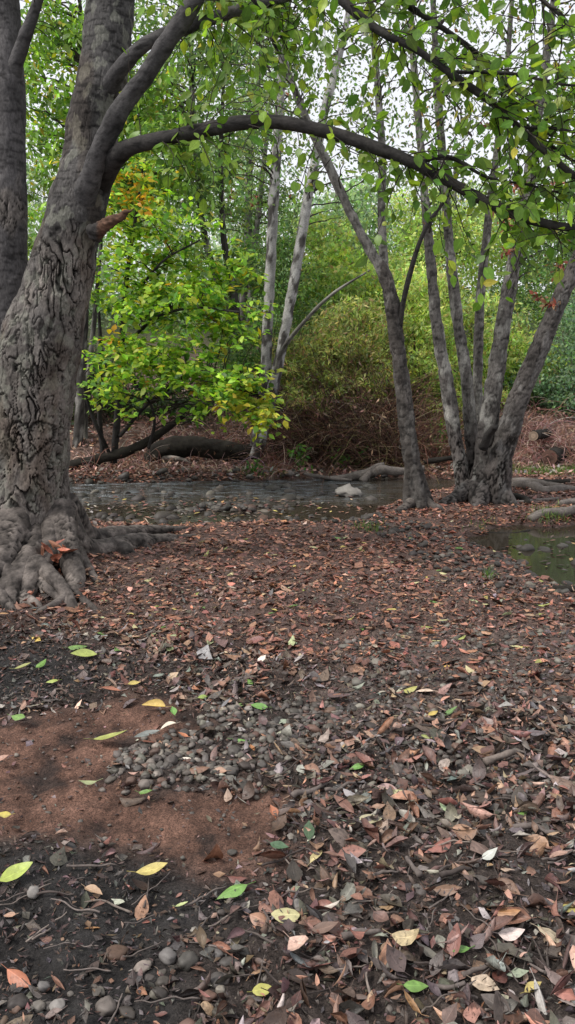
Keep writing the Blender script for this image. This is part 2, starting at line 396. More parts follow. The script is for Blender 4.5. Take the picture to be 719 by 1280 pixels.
# ------------------------------------------------------------------ water
def M_water():
    m, nt, ns, ln = mat('creek_water')
    out = nd(ns, 'ShaderNodeOutputMaterial'); b = nd(ns, 'ShaderNodeBsdfPrincipled')
    b.inputs['Roughness'].default_value = .04; b.inputs['IOR'].default_value = 1.33; b.inputs['Specular IOR Level'].default_value = .42
    g = nd(ns, 'ShaderNodeNewGeometry'); sx = nd(ns, 'ShaderNodeSeparateXYZ'); ln.new(g.outputs['Position'], sx.inputs[0])
    mp = nd(ns, 'ShaderNodeMapping'); mp.inputs['Scale'].default_value = (1., 2.2, 1); ln.new(g.outputs['Position'], mp.inputs[0])
    n1 = nd(ns, 'ShaderNodeTexNoise'); n1.inputs['Scale'].default_value = 7; n1.inputs['Detail'].default_value = 4; n1.inputs['Distortion'].default_value = .8; ln.new(mp.outputs[0], n1.inputs['Vector'])
    # riffle on the far side of the creek, calm pools near the bank
    r = nd(ns, 'ShaderNodeMapRange'); r.inputs[1].default_value = 8.9; r.inputs[2].default_value = 9.7; r.inputs[3].default_value = .035; r.inputs[4].default_value = 1.0; ln.new(sx.outputs[1], r.inputs[0])
    rx = nd(ns, 'ShaderNodeMapRange'); rx.inputs[1].default_value = .2; rx.inputs[2].default_value = 1.3; rx.inputs[3].default_value = 1.; rx.inputs[4].default_value = .12; ln.new(sx.outputs[0], rx.inputs[0])
    mm = nd(ns, 'ShaderNodeMath', operation='MULTIPLY'); ln.new(r.outputs[0], mm.inputs[0]); ln.new(rx.outputs[0], mm.inputs[1])
    mp2 = nd(ns, 'ShaderNodeMapping'); mp2.inputs['Scale'].default_value = (1., 5., 1); ln.new(g.outputs['Position'], mp2.inputs[0])
    n2 = nd(ns, 'ShaderNodeTexNoise'); n2.inputs['Scale'].default_value = 4.5; n2.inputs['Detail'].default_value = 6; ln.new(mp2.outputs[0], n2.inputs['Vector'])
    f2 = nd(ns, 'ShaderNodeMapRange'); f2.inputs[1].default_value = .47; f2.inputs[2].default_value = .70; ln.new(n2.outputs['Fac'], f2.inputs[0])
    f3 = nd(ns, 'ShaderNodeMath', operation='MULTIPLY'); ln.new(f2.outputs[0], f3.inputs[0]); ln.new(mm.outputs[0], f3.inputs[1])
    mc = nd(ns, 'ShaderNodeMix', data_type='RGBA'); mc.inputs[6].default_value = (.034, .028, .020, 1); mc.inputs[7].default_value = (.24, .27, .295, 1); ln.new(f3.outputs[0], mc.inputs[0]); ln.new(mc.outputs[2], b.inputs['Base Color'])  # bluish streaks in the base colour imitate sky reflected by the riffle
    bp = nd(ns, 'ShaderNodeBump'); bp.inputs['Distance'].default_value = .11; ln.new(mm.outputs[0], bp.inputs['Strength']); ln.new(n1.outputs['Fac'], bp.inputs['Height'])
    ln.new(bp.outputs[0], b.inputs['Normal']); ln.new(b.outputs[0], out.inputs[0])
    return m
MW = M_water()
def sheet(name, x0, x1, y0, y1, z):
    xs = np.linspace(x0, x1, 30); yy = np.linspace(y0, y1, 20); X, Y = np.meshgrid(xs, yy)
    i = np.arange(19)[:, None] * 30; j = np.arange(29)[None]; q = np.stack([i + j, i + j + 1, i + 31 + j, i + 30 + j], -1).reshape(-1, 4)
    o = mk(name, np.stack([X, Y, z + 0 * X], -1), [q], MW); tag(o, None, None, kind='structure')
sheet('creek_water', -14, 9, 4.7, 11.4, WATER)

# ------------------------------------------------------------------ the big tree on the left
TB = P(25, 690, 5.8); TB[2] = 0
def gx(*q): return pxl(q)
big = thing('riverside_tree', 'big old tree with cracked grey bark and knotted roots, largest trunk, at the left edge', 'tree', TB)
def amt_big(Pn): return np.clip(ss(2.9, .9, Pn[:, 2] + .5 * fbm(Pn * 1.6, 3)) * .95 + .08, 0, 1) * (.85 + .45 * fbm(Pn * np.array([3, 3, 1.6]) + 60, 3)) + .5 * ss(.25, .5, fbm(Pn * np.array([2.4, 2.4, 1.2]) + 9, 3))
KNOB = P(108, 432, 5.62); HOLE = P(32, 455, 5.5)
COLL = [(P(102, 268, 5.68), .05, .16), (P(126, 222, 5.70), .07, .16), (P(134, 118, 5.85), .05, .12)]
def post_big(Pn, D, d, c):
    r = np.linalg.norm((Pn - KNOB) * np.array([1, 1, .8]), axis=1); d = d + .13 * np.exp(-(r / .12) ** 2)
    li = ss(.12, .3, fbm(Pn * np.array([11, 11, 8.]) + 70, 4)); c = c * (1 - .45 * li[:, None]) + np.array([.20, .20, .165]) * .45 * li[:, None]
    br_ = ss(.1, .45, fbm(Pn * np.array([4, 4, 1.5]) + 90, 3)); c = c * (1 - br_[:, None] * np.array([.20, .27, .32]))
    for cp, a_, w_ in COLL: d = d + a_ * np.exp(-(np.linalg.norm(Pn - cp, axis=1) / w_) ** 2)
    k = ss(.07, .03, np.linalg.norm(Pn - P(122, 428, 5.6), axis=1)); c = c * (1 - .6 * k[:, None])
    t_ = np.linspace(0, 2 * np.pi, 60); hx = 35 + 27 * np.sin(t_) ** 3; hy = 545 - 1.75 * (13 * np.cos(t_) - 5 * np.cos(2 * t_) - 2 * np.cos(3 * t_) - np.cos(4 * t_)) + 4
    HP = np.array([P(a_, b_, 5.5) for a_, b_ in zip(hx, hy)])[:, [0, 2]]
    fr = np.where((Pn[:, 1] < 5.75) & (Pn[:, 2] > .6) & (Pn[:, 2] < 1.5))[0]
    hd = np.full(len(Pn), 9.); hd[fr] = np.sqrt((((Pn[fr][:, [0, 2]] + .012 * pn(Pn[fr] * 30)[:, None])[:, None] - HP[None]) ** 2).sum(-1)).min(1)
    hk = ss(.016, .006, hd); d = d - .012 * hk; c = c * (1 - .8 * hk[:, None])
    low = ss(.75, .2, Pn[:, 2]); tone = (1 + .3 * fbm(Pn * 6, 3))[:, None]
    c = c * (1 - .45 * low[:, None]) + np.array([.150, .128, .118]) * tone * .45 * low[:, None]
    d = d * (1 - .4 * low)
    return d, c
cfg_big = dict(freq=23., stretch=.27, amt=amt_big, depth=.032, lump=.022, lf=3.4, grain=.003, plate=(.142, .125, .111), smooth=(.070, .067, .065), dark=(.010, .009, .008), rref=.12, post=post_big, bands=1)
def flare(th, S, D):
    z = S[..., 2]; lob = .5 + .5 * np.cos(5 * th + .8 + 1.1 * np.sin(2 * th))
    return 1 + ss(.8, .05, z) * (.06 + .32 * lob) + .05 * np.cos(3 * th + z * 2) * ss(2.5, .5, z)
bole = gx((18, 735, 5.85, 122), (20, 690, 5.85, 122), (24, 640, 5.85, 118), (30, 580, 5.84, 112), (38, 510, 5.82, 106), (50, 440, 5.8, 98), (66, 380, 5.8, 84), (84, 310, 5.82, 75), (98, 250, 5.85, 68), (110, 190, 5.88, 62), (122, 120, 5.9, 60), (133, 50, 5.95, 60), (142, -20, 6.0, 58), (155, -120, 6.05, 52), (175, -260, 6.1, 42), (190, -420, 6.1, 26), (200, -560, 6.1, 8))
trunk, SB = limb('trunk', bole, MBARK, big, cfg_big, 380, .0075, flare)
cfg_up = dict(cfg_big); cfg_up.update(amt=lambda Pn: .12 + .75 * ss(.15, .5, fbm(Pn * np.array([3, 3, 1.5]), 3)), depth=.014, lump=.012, smooth=(.080, .076, .077)); cfg_up.pop('post')
second = gx((16, 520, 5.95, 60), (12, 440, 5.98, 60), (6, 370, 6.02, 58), (8, 290, 6.05, 50), (10, 200, 6.1, 46), (8, 100, 6.15, 44), (4, 0, 6.2, 42), (0, -110, 6.2, 36), (-10, -260, 6.2, 20), (-15, -420, 6.2, 6))
limb('stem', second, MBARK, big, cfg_up, 120, .014)
cfg_br = dict(freq=22., stretch=.5, amt=lambda Pn: .05 + .5 * ss(.25, .55, fbm(Pn * 3.5, 3)), depth=.008, lump=.012, lf=5., grain=.002, plate=(.10, .095, .092), smooth=(.074, .070, .069), rref=.06, bands=1)
cfg_dk = dict(cfg_br); cfg_dk.update(smooth=(.036, .033, .031), plate=(.045, .04, .038), lump=.008)
BR = {}
def branch(key, l, cfg=cfg_br, ns=40, ds=.02, parent=None):
    o, S = limb('branch', pxl(l), MSM, parent or big, cfg, ns, ds); BR[key] = S; return o
branch('b1', [(96, 330, 5.86, 18), (98, 290, 5.80, 25.2), (104, 255, 5.70, 29.7), (113, 226, 5.60, 27.9), (127, 184, 5.5, 25.2), (152, 136, 5.42, 23.4), (184, 92, 5.35, 22.5), (212, 48, 5.3, 22.5), (240, 6, 5.25, 21.6), (268, -50, 5.2, 18), (310, -130, 5.1, 12.6), (360, -220, 5., 5.4)])
branch('b2', [(116, 175, 5.98, 18), (128, 130, 5.88, 28), (148, 90, 5.70, 21), (178, 58, 5.6, 17), (215, 40, 5.55, 16), (262, 24, 5.5, 15), (310, 10, 5.4, 14), (370, -8, 5.2, 12), (450, -30, 5.0, 9), (560, -60, 4.8, 5)])
branch('b3', [(100, 275, 5.92, 25.2), (116, 240, 5.82, 36.96), (135, 207, 5.62, 30.24), (158, 186, 5.42, 21), (192, 176, 5.32, 18.48), (240, 166, 5.22, 17.64), (300, 154, 5.12, 16.8), (350, 153, 5.05, 16.8), (405, 164, 5., 15.96), (460, 181, 4.95, 15.12), (520, 205, 4.9, 14.28), (570, 232, 4.85, 13.44), (620, 258, 4.8, 12.6), (672, 277, 4.75, 10.92), (722, 286, 4.7, 9.24), (800, 296, 4.7, 6.72), (900, 320, 4.7, 2.52)], cfg_dk)
branch('b4', [(310, -130, 5.1, 12), (380, -45, 5.0, 11), (440, 12, 4.9, 11), (480, 42, 4.85, 10), (520, 62, 4.8, 9), (575, 100, 4.75, 9), (622, 134, 4.7, 8), (662, 172, 4.65, 8), (722, 222, 4.6, 7), (800, 270, 4.6, 3)], cfg_dk, 20)
branch('b5', [(450, -30, 5., 8), (530, 20, 5., 7), (590, 62, 5., 7), (632, 105, 5., 6), (652, 150, 4.95, 5), (700, 190, 4.9, 4), (760, 230, 4.9, 2)], cfg_dk, 16)
branch('b6', [(570, 90, 4.77, 5), (640, 92, 4.7, 4), (700, 105, 4.65, 3.5), (770, 110, 4.6, 2)], cfg_dk, 12)
branch('b7', [(622, 134, 4.7, 5), (650, 158, 4.72, 5), (690, 160, 4.7, 4), (740, 170, 4.7, 3)], cfg_dk, 12)
branch('b8', [(16, 95, 6.12, 24), (30, 50, 6., 16), (42, 18, 5.95, 14), (56, -30, 5.9, 12), (80, -120, 5.8, 6)], cfg_br, 24)
branch('b9', [(520, 205, 4.9, 6), (560, 196, 4.88, 5), (610, 222, 4.85, 4), (665, 232, 4.8, 3), (730, 250, 4.8, 2)], cfg_dk, 12)
branch('b10', [(560, -60, 4.8, 6), (640, -30, 4.7, 5), (690, 10, 4.6, 4), (740, 60, 4.5, 3)], cfg_dk, 12)
branch('b11', [(268, -50, 5.2, 8), (300, -20, 5.25, 6), (330, 20, 5.3, 4), (345, 60, 5.3, 2.5)], cfg_dk, 12)
# broken branch stub with torn orange wood
cs = dict(cfg_dk); cs.update(post=lambda Pn, D, d, c: (d + .016 * fbm(Pn * np.array([14, 30, 70.]), 3), c * (1 - ss(-1.275, -1.24, Pn[:, 0])[:, None]) + np.array([.09, .05, .033]) * (1 + .5 * fbm(Pn * 40, 2))[:, None] * (1 + .5 * fbm(Pn * np.array([15, 40, 40.]), 3))[:, None] * ss(-1.275, -1.24, Pn[:, 0])[:, None]))
st, _ = limb('broken_branch', pxl([(116, 292, 5.64, 22), (129, 283, 5.58, 17), (142, 275, 5.54, 13), (151, 271, 5.52, 10), (158, 265, 5.5, 7), (163, 264, 5.49, 3), (168, 260, 5.48, 1)]), MSM, big, cs, 24, .008); st['label'] = 'snapped branch stub with torn orange wood'
# roots
def post_rt(Pn, D, d, c):
    n = fbm(Pn * np.array([9, 9, 16.]) + 4, 4); c = c * np.clip(.85 + .8 * n, .25, 1.6)[:, None]
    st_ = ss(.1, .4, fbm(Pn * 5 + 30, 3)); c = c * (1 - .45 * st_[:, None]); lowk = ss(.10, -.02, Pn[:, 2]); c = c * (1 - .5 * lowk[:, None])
    return d + .006 * n, c
cfg_rt = dict(freq=15., stretch=.9, amt=lambda Pn: .35 + .6 * ss(-.1, .4, fbm(Pn * 4, 3)), depth=.012, lump=.013, lf=5., grain=.004, plate=(.140, .120, .106), smooth=(.125, .107, .096), dark=(.020, .017, .015), rref=.1, post=post_rt)
def root(l, cfg=cfg_rt, ns=44, ds=.014, parent=None, name='root'):
    return limb(name, pxl(l), MSM, parent or big, cfg, ns, ds)[0]
root([(22, 640, 5.85, 60), (14, 662, 5.5, 56), (6, 684, 5.28, 46), (-10, 715, 5.0, 40), (-34, 750, 4.75, 36), (-70, 790, 4.55, 26)])
root([(40, 650, 5.75, 50), (38, 690, 5.35, 34), (30, 712, 5.1, 34), (14, 732, 4.92, 34), (-2, 756, 4.76, 30), (-16, 790, 4.58, 20)])
root([(36, 700, 5.22, 24), (40, 716, 5.02, 24), (36, 736, 4.9, 22), (31, 758, 4.76, 20), (24, 780, 4.64, 14), (18, 796, 4.56, 6)], ns=34)
root([(10, 715, 5.02, 26), (14, 738, 4.84, 24), (12, 760, 4.72, 22), (2, 782, 4.6, 16), (-10, 800, 4.5, 8)], ns=34)
root([(46, 702, 5.15, 22), (58, 714, 5.0, 20), (72, 728, 4.86, 18), (84, 744, 4.76, 17), (92, 764, 4.66, 13), (96, 786, 4.58, 6)], ns=30)
root([(74, 640, 5.75, 46), (80, 672, 5.55, 34), (88, 698, 5.36, 30), (94, 720, 5.16, 26), (92, 742, 4.98, 22), (88, 764, 4.84, 16), (86, 784, 4.72, 7)])
root([(62, 660, 5.62, 34), (62, 690, 5.36, 20), (56, 706, 5.2, 16), (50, 722, 5.04, 14), (56, 740, 4.9, 11), (62, 756, 4.8, 6)], ns=28)
root([(84, 744, 4.74, 10), (66, 757, 4.66, 10), (48, 767, 4.6, 10), (34, 777, 4.56, 11), (22, 790, 4.52, 10), (14, 800, 4.5, 4)], ns=22)
root([(88, 736, 4.92, 14), (102, 748, 4.8, 11), (116, 760, 4.7, 9), (129, 771, 4.64, 7), (142, 780, 4.62, 3)], ns=22)
root([(50, 726, 4.98, 16), (64, 738, 4.84, 12), (76, 748, 4.76, 10), (90, 752, 4.72, 6)], ns=22)
root([(96, 690, 5.5, 20), (108, 706, 5.4, 14), (118, 722, 5.28, 10), (132, 736, 5.15, 5)], ns=22)
root([(24, 745, 4.82, 14), (40, 752, 4.72, 12), (52, 764, 4.64, 10), (66, 774, 4.6, 6)], ns=22)
root([(-8, 735, 4.84, 20), (6, 752, 4.7, 16), (18, 770, 4.6, 12), (36, 786, 4.54, 6)], ns=24)
root([(66, 650, 5.85, 70), (94, 682, 5.8, 40), (118, 690, 5.92, 32), (140, 686, 6.1, 30), (166, 680, 6.3, 26), (200, 676, 6.6, 18), (230, 674, 6.85, 12), (262, 670, 7.05, 5)])
root([(74, 640, 6.0, 60), (110, 672, 6.2, 30), (150, 668, 6.55, 22), (190, 664, 6.9, 16), (235, 662, 7.15, 8)])
root([(150, 684, 6.12, 20), (158, 692, 6.0, 22), (163, 706, 5.9, 22), (167, 720, 5.8, 22), (171, 736, 5.72, 18), (172, 746, 5.7, 8)], ns=30)
root([(176, 680, 6.35, 12), (188, 690, 6.3, 14), (206, 694, 6.3, 12), (226, 698, 6.25, 7), (238, 702, 6.2, 3)], ns=22)
root([(215, 676, 6.7, 12), (222, 686, 6.65, 12), (226, 694, 6.6, 8)], ns=20)

# twigs and crown of the big tree
GREEN = [(.10, .19, .03), (.15, .26, .038), (.21, .33, .045), (.29, .38, .05), (.42, .38, .045)]
def leafy(keys, n, lmin, lmax, droop, tw, lv, seed, wts=(3, 4, 3, 1.6, .12), Lf=(.045, .10), tmin=.15, gap=.05, updir=0.):
    """twigs off branches: returns twig paths + leaf arrays"""
    tp, pos, fw = [], [], []
    for k in keys:
        S = BR[k]; nk = max(1, int(n * len(S) / sum(len(BR[q]) for q in keys)))
        for _ in range(nk):
            t = tmin + (1 - tmin) * rng.random(); i = int(t * (len(S) - 2)); p = S[i].copy(); T = nrm(S[i + 1] - S[i])
            d = nrm(T * .7 + rng.normal(size=3) * .75 + np.array([0, 0, updir])); L = rng.uniform(lmin, lmax); K = 7
            q = [p]
            for m_ in range(K - 1):
                d = nrm(d + np.array([0, 0, -droop]) * .25 + rng.normal(size=3) * .16); q.append(q[-1] + d * L / (K - 1))
            q = np.array(q); tp.append(q)
            nl = max(2, int(L / gap))
            for m_ in range(nl):
                tt = (m_ + 1 + rng.uniform(-.3, .3)) / nl * (K - 1.001); tt = min(max(tt, .4), K - 1.01); a = int(tt)
                if rng.random() < .2: continue
                pos.append(q[a] + (q[a + 1] - q[a]) * (tt - a)); dd = nrm(q[a + 1] - q[a])
                fw.append(nrm(dd * .7 + rng.normal(size=3) * .75 + np.array([0, 0, -.45])))
    tp = np.array(tp); pos = np.array(pos); fw = np.array(fw); N = len(pos)
    rad = np.linspace(tw, tw * .3, 7)[None].repeat(len(tp), 0)
    col, _ = pal(N, GREEN, wts, .18)
    L = rng.uniform(*Lf, N); up = nrm(rng.normal(size=(N, 3)) * .6 + np.array([0, -.65, .6]))
    pet = pos + fw * .012
    return tp, rad, pet, fw, up, L, col
def put_crown(parent, sets, mat_leaf=MLEAFN, rows=4, cols=3, twigcol=(.03, .024, .02)):
    tv, tq, lv = [], [], []
    o = 0
    for tp, rad, pos, fw, up, L, col in sets:
        V, q = stems(tp, rad, 4); tv.append(V); tq.append(q + o); o += len(V)
        V, q, c, uv, _ = leafmesh(pos, fw, up, L, L * rng.uniform(.56, .74, len(L)), rng.uniform(.0, .35, len(L)), rng.uniform(-.5, .9, len(L)), col, rows, cols)
        lv.append((V, q, c, uv))
    V = np.vstack(tv); mk('twigs', V, [np.vstack(tq)], MTWIG, parent, np.array(twigcol)[None] * np.ones((len(V), 1)))['kind'] = 'stuff'
    V, q, c, u = join(lv); mk('crown', V, [q], mat_leaf, parent, c, u)
put_crown(big, [leafy(['b3'], 95, .18, .6, .25, .004, 0, 1, tmin=.2),
                leafy(['b3', 'b9'], 34, .25, .65, .45, .004, 0, 2, tmin=.55),
                leafy(['b4', 'b5', 'b6', 'b7'], 120, .25, .75, .2, .004, 0, 3, tmin=.3),
                leafy(['b10', 'b2'], 80, .3, .8, .35, .004, 0, 4, tmin=.4),
                leafy(['b2', 'b11'], 50, .25, .7, .3, .004, 0, 5, tmin=.4),
                leafy(['b8'], 14, .25, .6, .7, .004, 0, 6, tmin=.3)])

# ------------------------------------------------------------------ generic foliage
def cloud(ells, n, Lr, palette, wts, jit=.22, shell=.35, flat=.5, wid=(.45, .6), clump=55, csz=.20):
    """leaf clumps inside ellipses given as (px,py,rx_px,ry_px,Y,depth_m)"""
    ar = np.array([e[2] * e[3] for e in ells], float); cnt = np.maximum(1, (n * ar / ar.sum()).astype(int))
    pos, cl = [], []
    for e, k in zip(ells, cnt):
        px, py, rx, ry, Yd, dep = e; c0 = P(px, py, Yd); sc = Yd / F
        nc = max(3, k // clump)
        d = rdir(nc) * (rng.random((nc, 1)) ** shell); cc = c0 + d * np.array([rx * sc, dep, ry * sc])
        idx = rng.integers(0, nc, k); r = min(rx, ry) * sc * csz
        pos.append(cc[idx] + rng.normal(size=(k, 3)) * np.array([r, r, r * .6])); cl.append(np.repeat(rng.normal(size=nc)[idx][:, None], 1, 1))
    pos = np.vstack(pos); cl = np.vstack(cl); N = len(pos)
    col, _ = pal(N, palette, wts, jit); col = col * np.exp(.24 * cl)
    L = rng.uniform(*Lr, N); fw = nrm(rng.normal(size=(N, 3)) + np.array([0, 0, -.5])); up = nrm(rng.normal(size=(N, 3)) * flat + np.array([-.25, -.65, .7]))
    V, q, c, uv, _ = leafmesh(pos, fw, up, L, L * rng.uniform(*wid, N), .25, 0., col)
    return V, q, c, pos
def crown(parent, *a, mat_leaf=None, name='crown', **k):
    V, q, c, pos = cloud(*a, **k); mk(name, V, [q], mat_leaf or MLEAF, parent, c, smooth=False); return pos
def twigs_to(parent, S, pos, n, r0=.012, col=(.05, .042, .036), name='twigs'):
    """limbs that run from a stem to points of the crown"""
    pick = pos[rng.integers(0, len(pos), n)]; paths = []
    for p in pick:
        low = S[(S[:, 2] < p[2] - .15)]
        b = low[np.argmin(np.linalg.norm(low - p, axis=1))] if len(low) else S[0]
        t = np.linspace(0, 1, 8)[:, None]; L = np.linalg.norm(p - b)
        m_ = (b + p) / 2 + np.array([0, 0, .12 * L]) + rng.normal(size=3) * .06 * L
        q = (1 - t) ** 2 * b + 2 * t * (1 - t) * m_ + t * t * p; q[1:-1] += rng.normal(size=(6, 3)) * .018 * L; paths.append(q)
    V, q = stems(np.array(paths), np.linspace(r0, r0 * .2, 8)[None].repeat(n, 0), 4)
    mk(name, V, [q], MTWIG, parent, np.array(col)[None] * np.ones((len(V), 1)))['kind'] = 'stuff'

# ------------------------------------------------------------------ middle tree
cfg_mid = dict(freq=20., stretch=.45, amt=lambda Pn: .2 + .7 * ss(.0, .5, fbm(Pn * np.array([5, 5, 3.]), 3)), depth=.010, lump=.014, lf=6., grain=.003, plate=(.09, .08, .072), smooth=(.070, .062, .056), rref=.08, patch=(.125, .115, .105), pbias=lambda Pn: -.15 + 0 * Pn[:, 2], bands=1)
def post_mid(Pn, D, d, c):
    s_ = ss(.22, .5, fbm(Pn * np.array([13, 13, 22.]) + 5, 3)); return d - .004 * s_, c * (1 - .6 * s_[:, None])
cfg_mid['post'] = post_mid
b = G(520, 634)
midt = thing('forked_tree', 'slender grey tree forking at mid height, standing alone beside the creek', 'tree', b)
YM = b[1]
def flare2(k, lo=.45, ph=0.):
    def f(th, S, D):
        h = S[..., 2] - k; return 1 + ss(lo, -.02, h) * (.25 + .5 * (.5 + .5 * np.cos(4 * th + ph + np.sin(th))))
    return f
limb('trunk', pxl([(528, 650, YM, 23.68), (523, 632, YM, 22.94), (517, 590, YM, 21.46), (510, 540, YM, 20.72), (504, 490, YM, 19.98), (497, 430, YM, 19.24), (489, 375, YM, 17.76), (482, 345, YM, 16.28), (474, 328, YM, 13.32)]), MSM, midt, cfg_mid, 72, .015, flare2(b[2], .5))
cfg_mu = dict(cfg_mid); cfg_mu.update(amt=.1, smooth=(.17, .16, .145), plate=(.16, .15, .14), depth=.006, patch=(.25, .24, .22))
_, S1 = limb('stem', pxl([(489, 380, YM, 13.32), (480, 345, YM, 13.32), (466, 318, YM, 12.58), (448, 285, YM, 11.84), (430, 248, YM, 11.84), (410, 205, YM - .05, 11.1), (388, 160, YM - .1, 10.36), (366, 106, YM - .15, 8.88), (350, 65, YM - .2, 8.14), (335, 30, YM - .2, 6.66), (318, -30, YM - .2, 5.92), (300, -120, YM - .3, 2.22)]), MSM, midt, cfg_mu, 36, .025)
_, S2 = limb('stem', pxl([(490, 372, YM, 11.84), (481, 335, YM + .1, 11.1), (477, 270, YM + .2, 10.36), (478, 200, YM + .2, 9.62), (474, 130, YM + .2, 8.88), (468, 60, YM + .25, 8.14), (462, 0, YM + .3, 7.4), (455, -90, YM + .3, 5.92), (450, -200, YM + .3, 2.22)]), MSM, midt, cfg_mu, 36, .025)
_, S3 = limb('stem', pxl([(498, 425, YM, 8.88), (502, 390, YM - .05, 7.4), (511, 348, YM - .1, 6.66), (525, 302, YM - .15, 5.92), (540, 272, YM - .2, 4.44), (560, 245, YM - .25, 3.7), (578, 205, YM - .3, 2.22), (590, 170, YM - .3, 1.11)]), MSM, midt, cfg_dk, 20, .025)
cr = dict(cfg_rt); cr.update(smooth=(.16, .14, .125), lump=.012)
for l in ([(520, 622, YM, 16), (508, 634, YM - .15, 13), (496, 642, YM - .3, 10), (484, 650, YM - .45, 4)], [(528, 622, YM, 16), (540, 632, YM - .1, 11), (556, 638, YM - .1, 7), (572, 644, YM - .15, 3)]): root(l, cr, 22, .02, midt)
SKYG = [(.07, .12, .045), (.10, .17, .055), (.15, .22, .065), (.20, .22, .07), (.26, .13, .06)]
pos = crown(midt, [(400, 80, 90, 110, YM, 1.0), (470, 60, 70, 110, YM, .9), (520, 200, 60, 60, YM - .3, .6), (345, 40, 70, 60, YM, .8), (470, 190, 60, 50, YM, .7), (440, -120, 160, 110, YM, 1.3), (380, 160, 60, 60, YM, .8)], 3800, (.035, .065), SKYG, (2, 3, 3, 1, .2), clump=9, csz=.28)
twigs_to(midt, np.vstack([S1, S2, S3]), pos, 90, .010)

# ------------------------------------------------------------------ the clump of five trunks on the right
b = G(600, 622); YC = b[1]
clump = thing('multi_stem_tree', 'clump of five leaning grey trunks rising from one base, by the right edge', 'tree', b)
LIC = dict(patch=(.27, .26, .235), pbias=lambda Pn: -.12 + 0 * Pn[:, 2])
cfg_cl = dict(freq=17., **LIC, stretch=.4, amt=lambda Pn: .25 + .7 * ss(1.2, .1, Pn[:, 2] + .5 * fbm(Pn * 2.5, 3)) + .3 * ss(.2, .5, fbm(Pn * np.array([4, 4, 2.]), 3)), depth=.020, lump=.016, lf=5., grain=.003, plate=(.120, .105, .097), smooth=(.165, .155, .142), rref=.1, bands=1)
def post_cl(Pn, D, d, c):
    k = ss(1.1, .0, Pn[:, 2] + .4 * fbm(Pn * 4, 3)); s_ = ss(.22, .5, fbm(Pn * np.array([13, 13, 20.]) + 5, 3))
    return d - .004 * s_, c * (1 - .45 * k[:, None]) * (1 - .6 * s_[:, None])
cfg_cl['post'] = post_cl
cfg_ce = dict(cfg_cl); cfg_ce.update(smooth=(.105, .096, .088), patch=(.16, .15, .14), amt=lambda Pn: .25 + .7 * ss(1.0, .1, Pn[:, 2] + .5 * fbm(Pn * 2.5, 3)) + .4 * ss(.1, .5, fbm(Pn * np.array([4, 4, 2.]), 3)))
fl = lambda th, S, D: 1 + .55 * (flare2(b[2], .5, 1.)(th, S, D) - 1)
SC = []
for l, cf, ns in (
    ([(588, 640, YC, 21), (584, 615, YC, 20.3), (577, 585, YC, 18.2), (569, 545, YC, 17.5), (557, 470, YC, 16.8), (546, 405, YC, 14.7), (540, 345, YC, 13.3), (536, 300, YC, 11.9), (530, 230, YC, 10.5), (523, 150, YC, 9.1), (516, 60, YC, 7.7), (512, -30, YC, 6.3), (505, -180, YC, 2.8)], cfg_cl, 56),
    ([(596, 640, YC + .1, 21), (593, 600, YC + .1, 18.2), (589, 545, YC + .15, 16.8), (583, 470, YC + .2, 15.4), (572, 400, YC + .2, 14), (562, 310, YC + .25, 12.6), (555, 210, YC + .3, 11.2), (548, 130, YC + .3, 9.8), (544, 50, YC + .3, 8.4), (540, -40, YC + .3, 7), (535, -200, YC + .3, 2.8)], cfg_cl, 56),
    ([(600, 630, YC + .3, 16.8), (597, 560, YC + .35, 14), (597, 500, YC + .4, 12.6), (598, 430, YC + .45, 11.9), (601, 365, YC + .5, 11.2), (609, 290, YC + .5, 10.5), (618, 215, YC + .5, 9.8), (626, 150, YC + .5, 8.4), (634, 80, YC + .5, 7), (640, 0, YC + .5, 5.6), (650, -160, YC + .5, 2.1)], cfg_cl, 48),
    ([(600, 645, YC - .1, 29.4), (602, 610, YC - .1, 28), (607, 565, YC - .1, 25.2), (615, 500, YC - .1, 23.8), (624, 440, YC - .1, 20.3), (635, 370, YC - .1, 18.2), (648, 300, YC - .1, 16.8), (660, 230, YC - .1, 14.7), (669, 165, YC - .1, 12.6), (680, 95, YC - .1, 10.5), (690, 20, YC - .1, 9.1), (700, -70, YC - .1, 7), (715, -220, YC - .1, 2.8)], cfg_cl, 72),
    ([(610, 655, YC - .2, 32.2), (616, 625, YC - .2, 32.2), (626, 575, YC - .25, 29.4), (641, 520, YC - .3, 28), (662, 465, YC - .35, 24.5), (686, 408, YC - .4, 22.4), (706, 360, YC - .45, 20.3), (724, 320, YC - .5, 18.2), (752, 255, YC - .55, 16.1), (790, 170, YC - .6, 13.3), (830, 70, YC - .6, 9.8), (870, -60, YC - .6, 3.5)], cfg_ce, 72)):
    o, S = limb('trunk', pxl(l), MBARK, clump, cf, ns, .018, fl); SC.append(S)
for l in ([(604, 560, YC - .3, 12), (610, 545, YC - .38, 10), (617, 536, YC - .45, 9), (620, 533, YC - .5, 6)],): limb('branch', pxl(l), MSM, clump, cfg_dk, 20, .015)
for l in ([(590, 610, YC - .1, 26), (572, 622, YC - .3, 20), (556, 632, YC - .45, 16), (540, 642, YC - .6, 6)], [(600, 612, YC - .2, 34), (598, 628, YC - .4, 24), (596, 642, YC - .6, 16), (594, 655, YC - .75, 4)], [(622, 610, YC - .2, 30), (634, 626, YC - .35, 20), (646, 640, YC - .5, 14), (662, 652, YC - .6, 4)]): root(l, cfg_ce, 36, .02, clump)
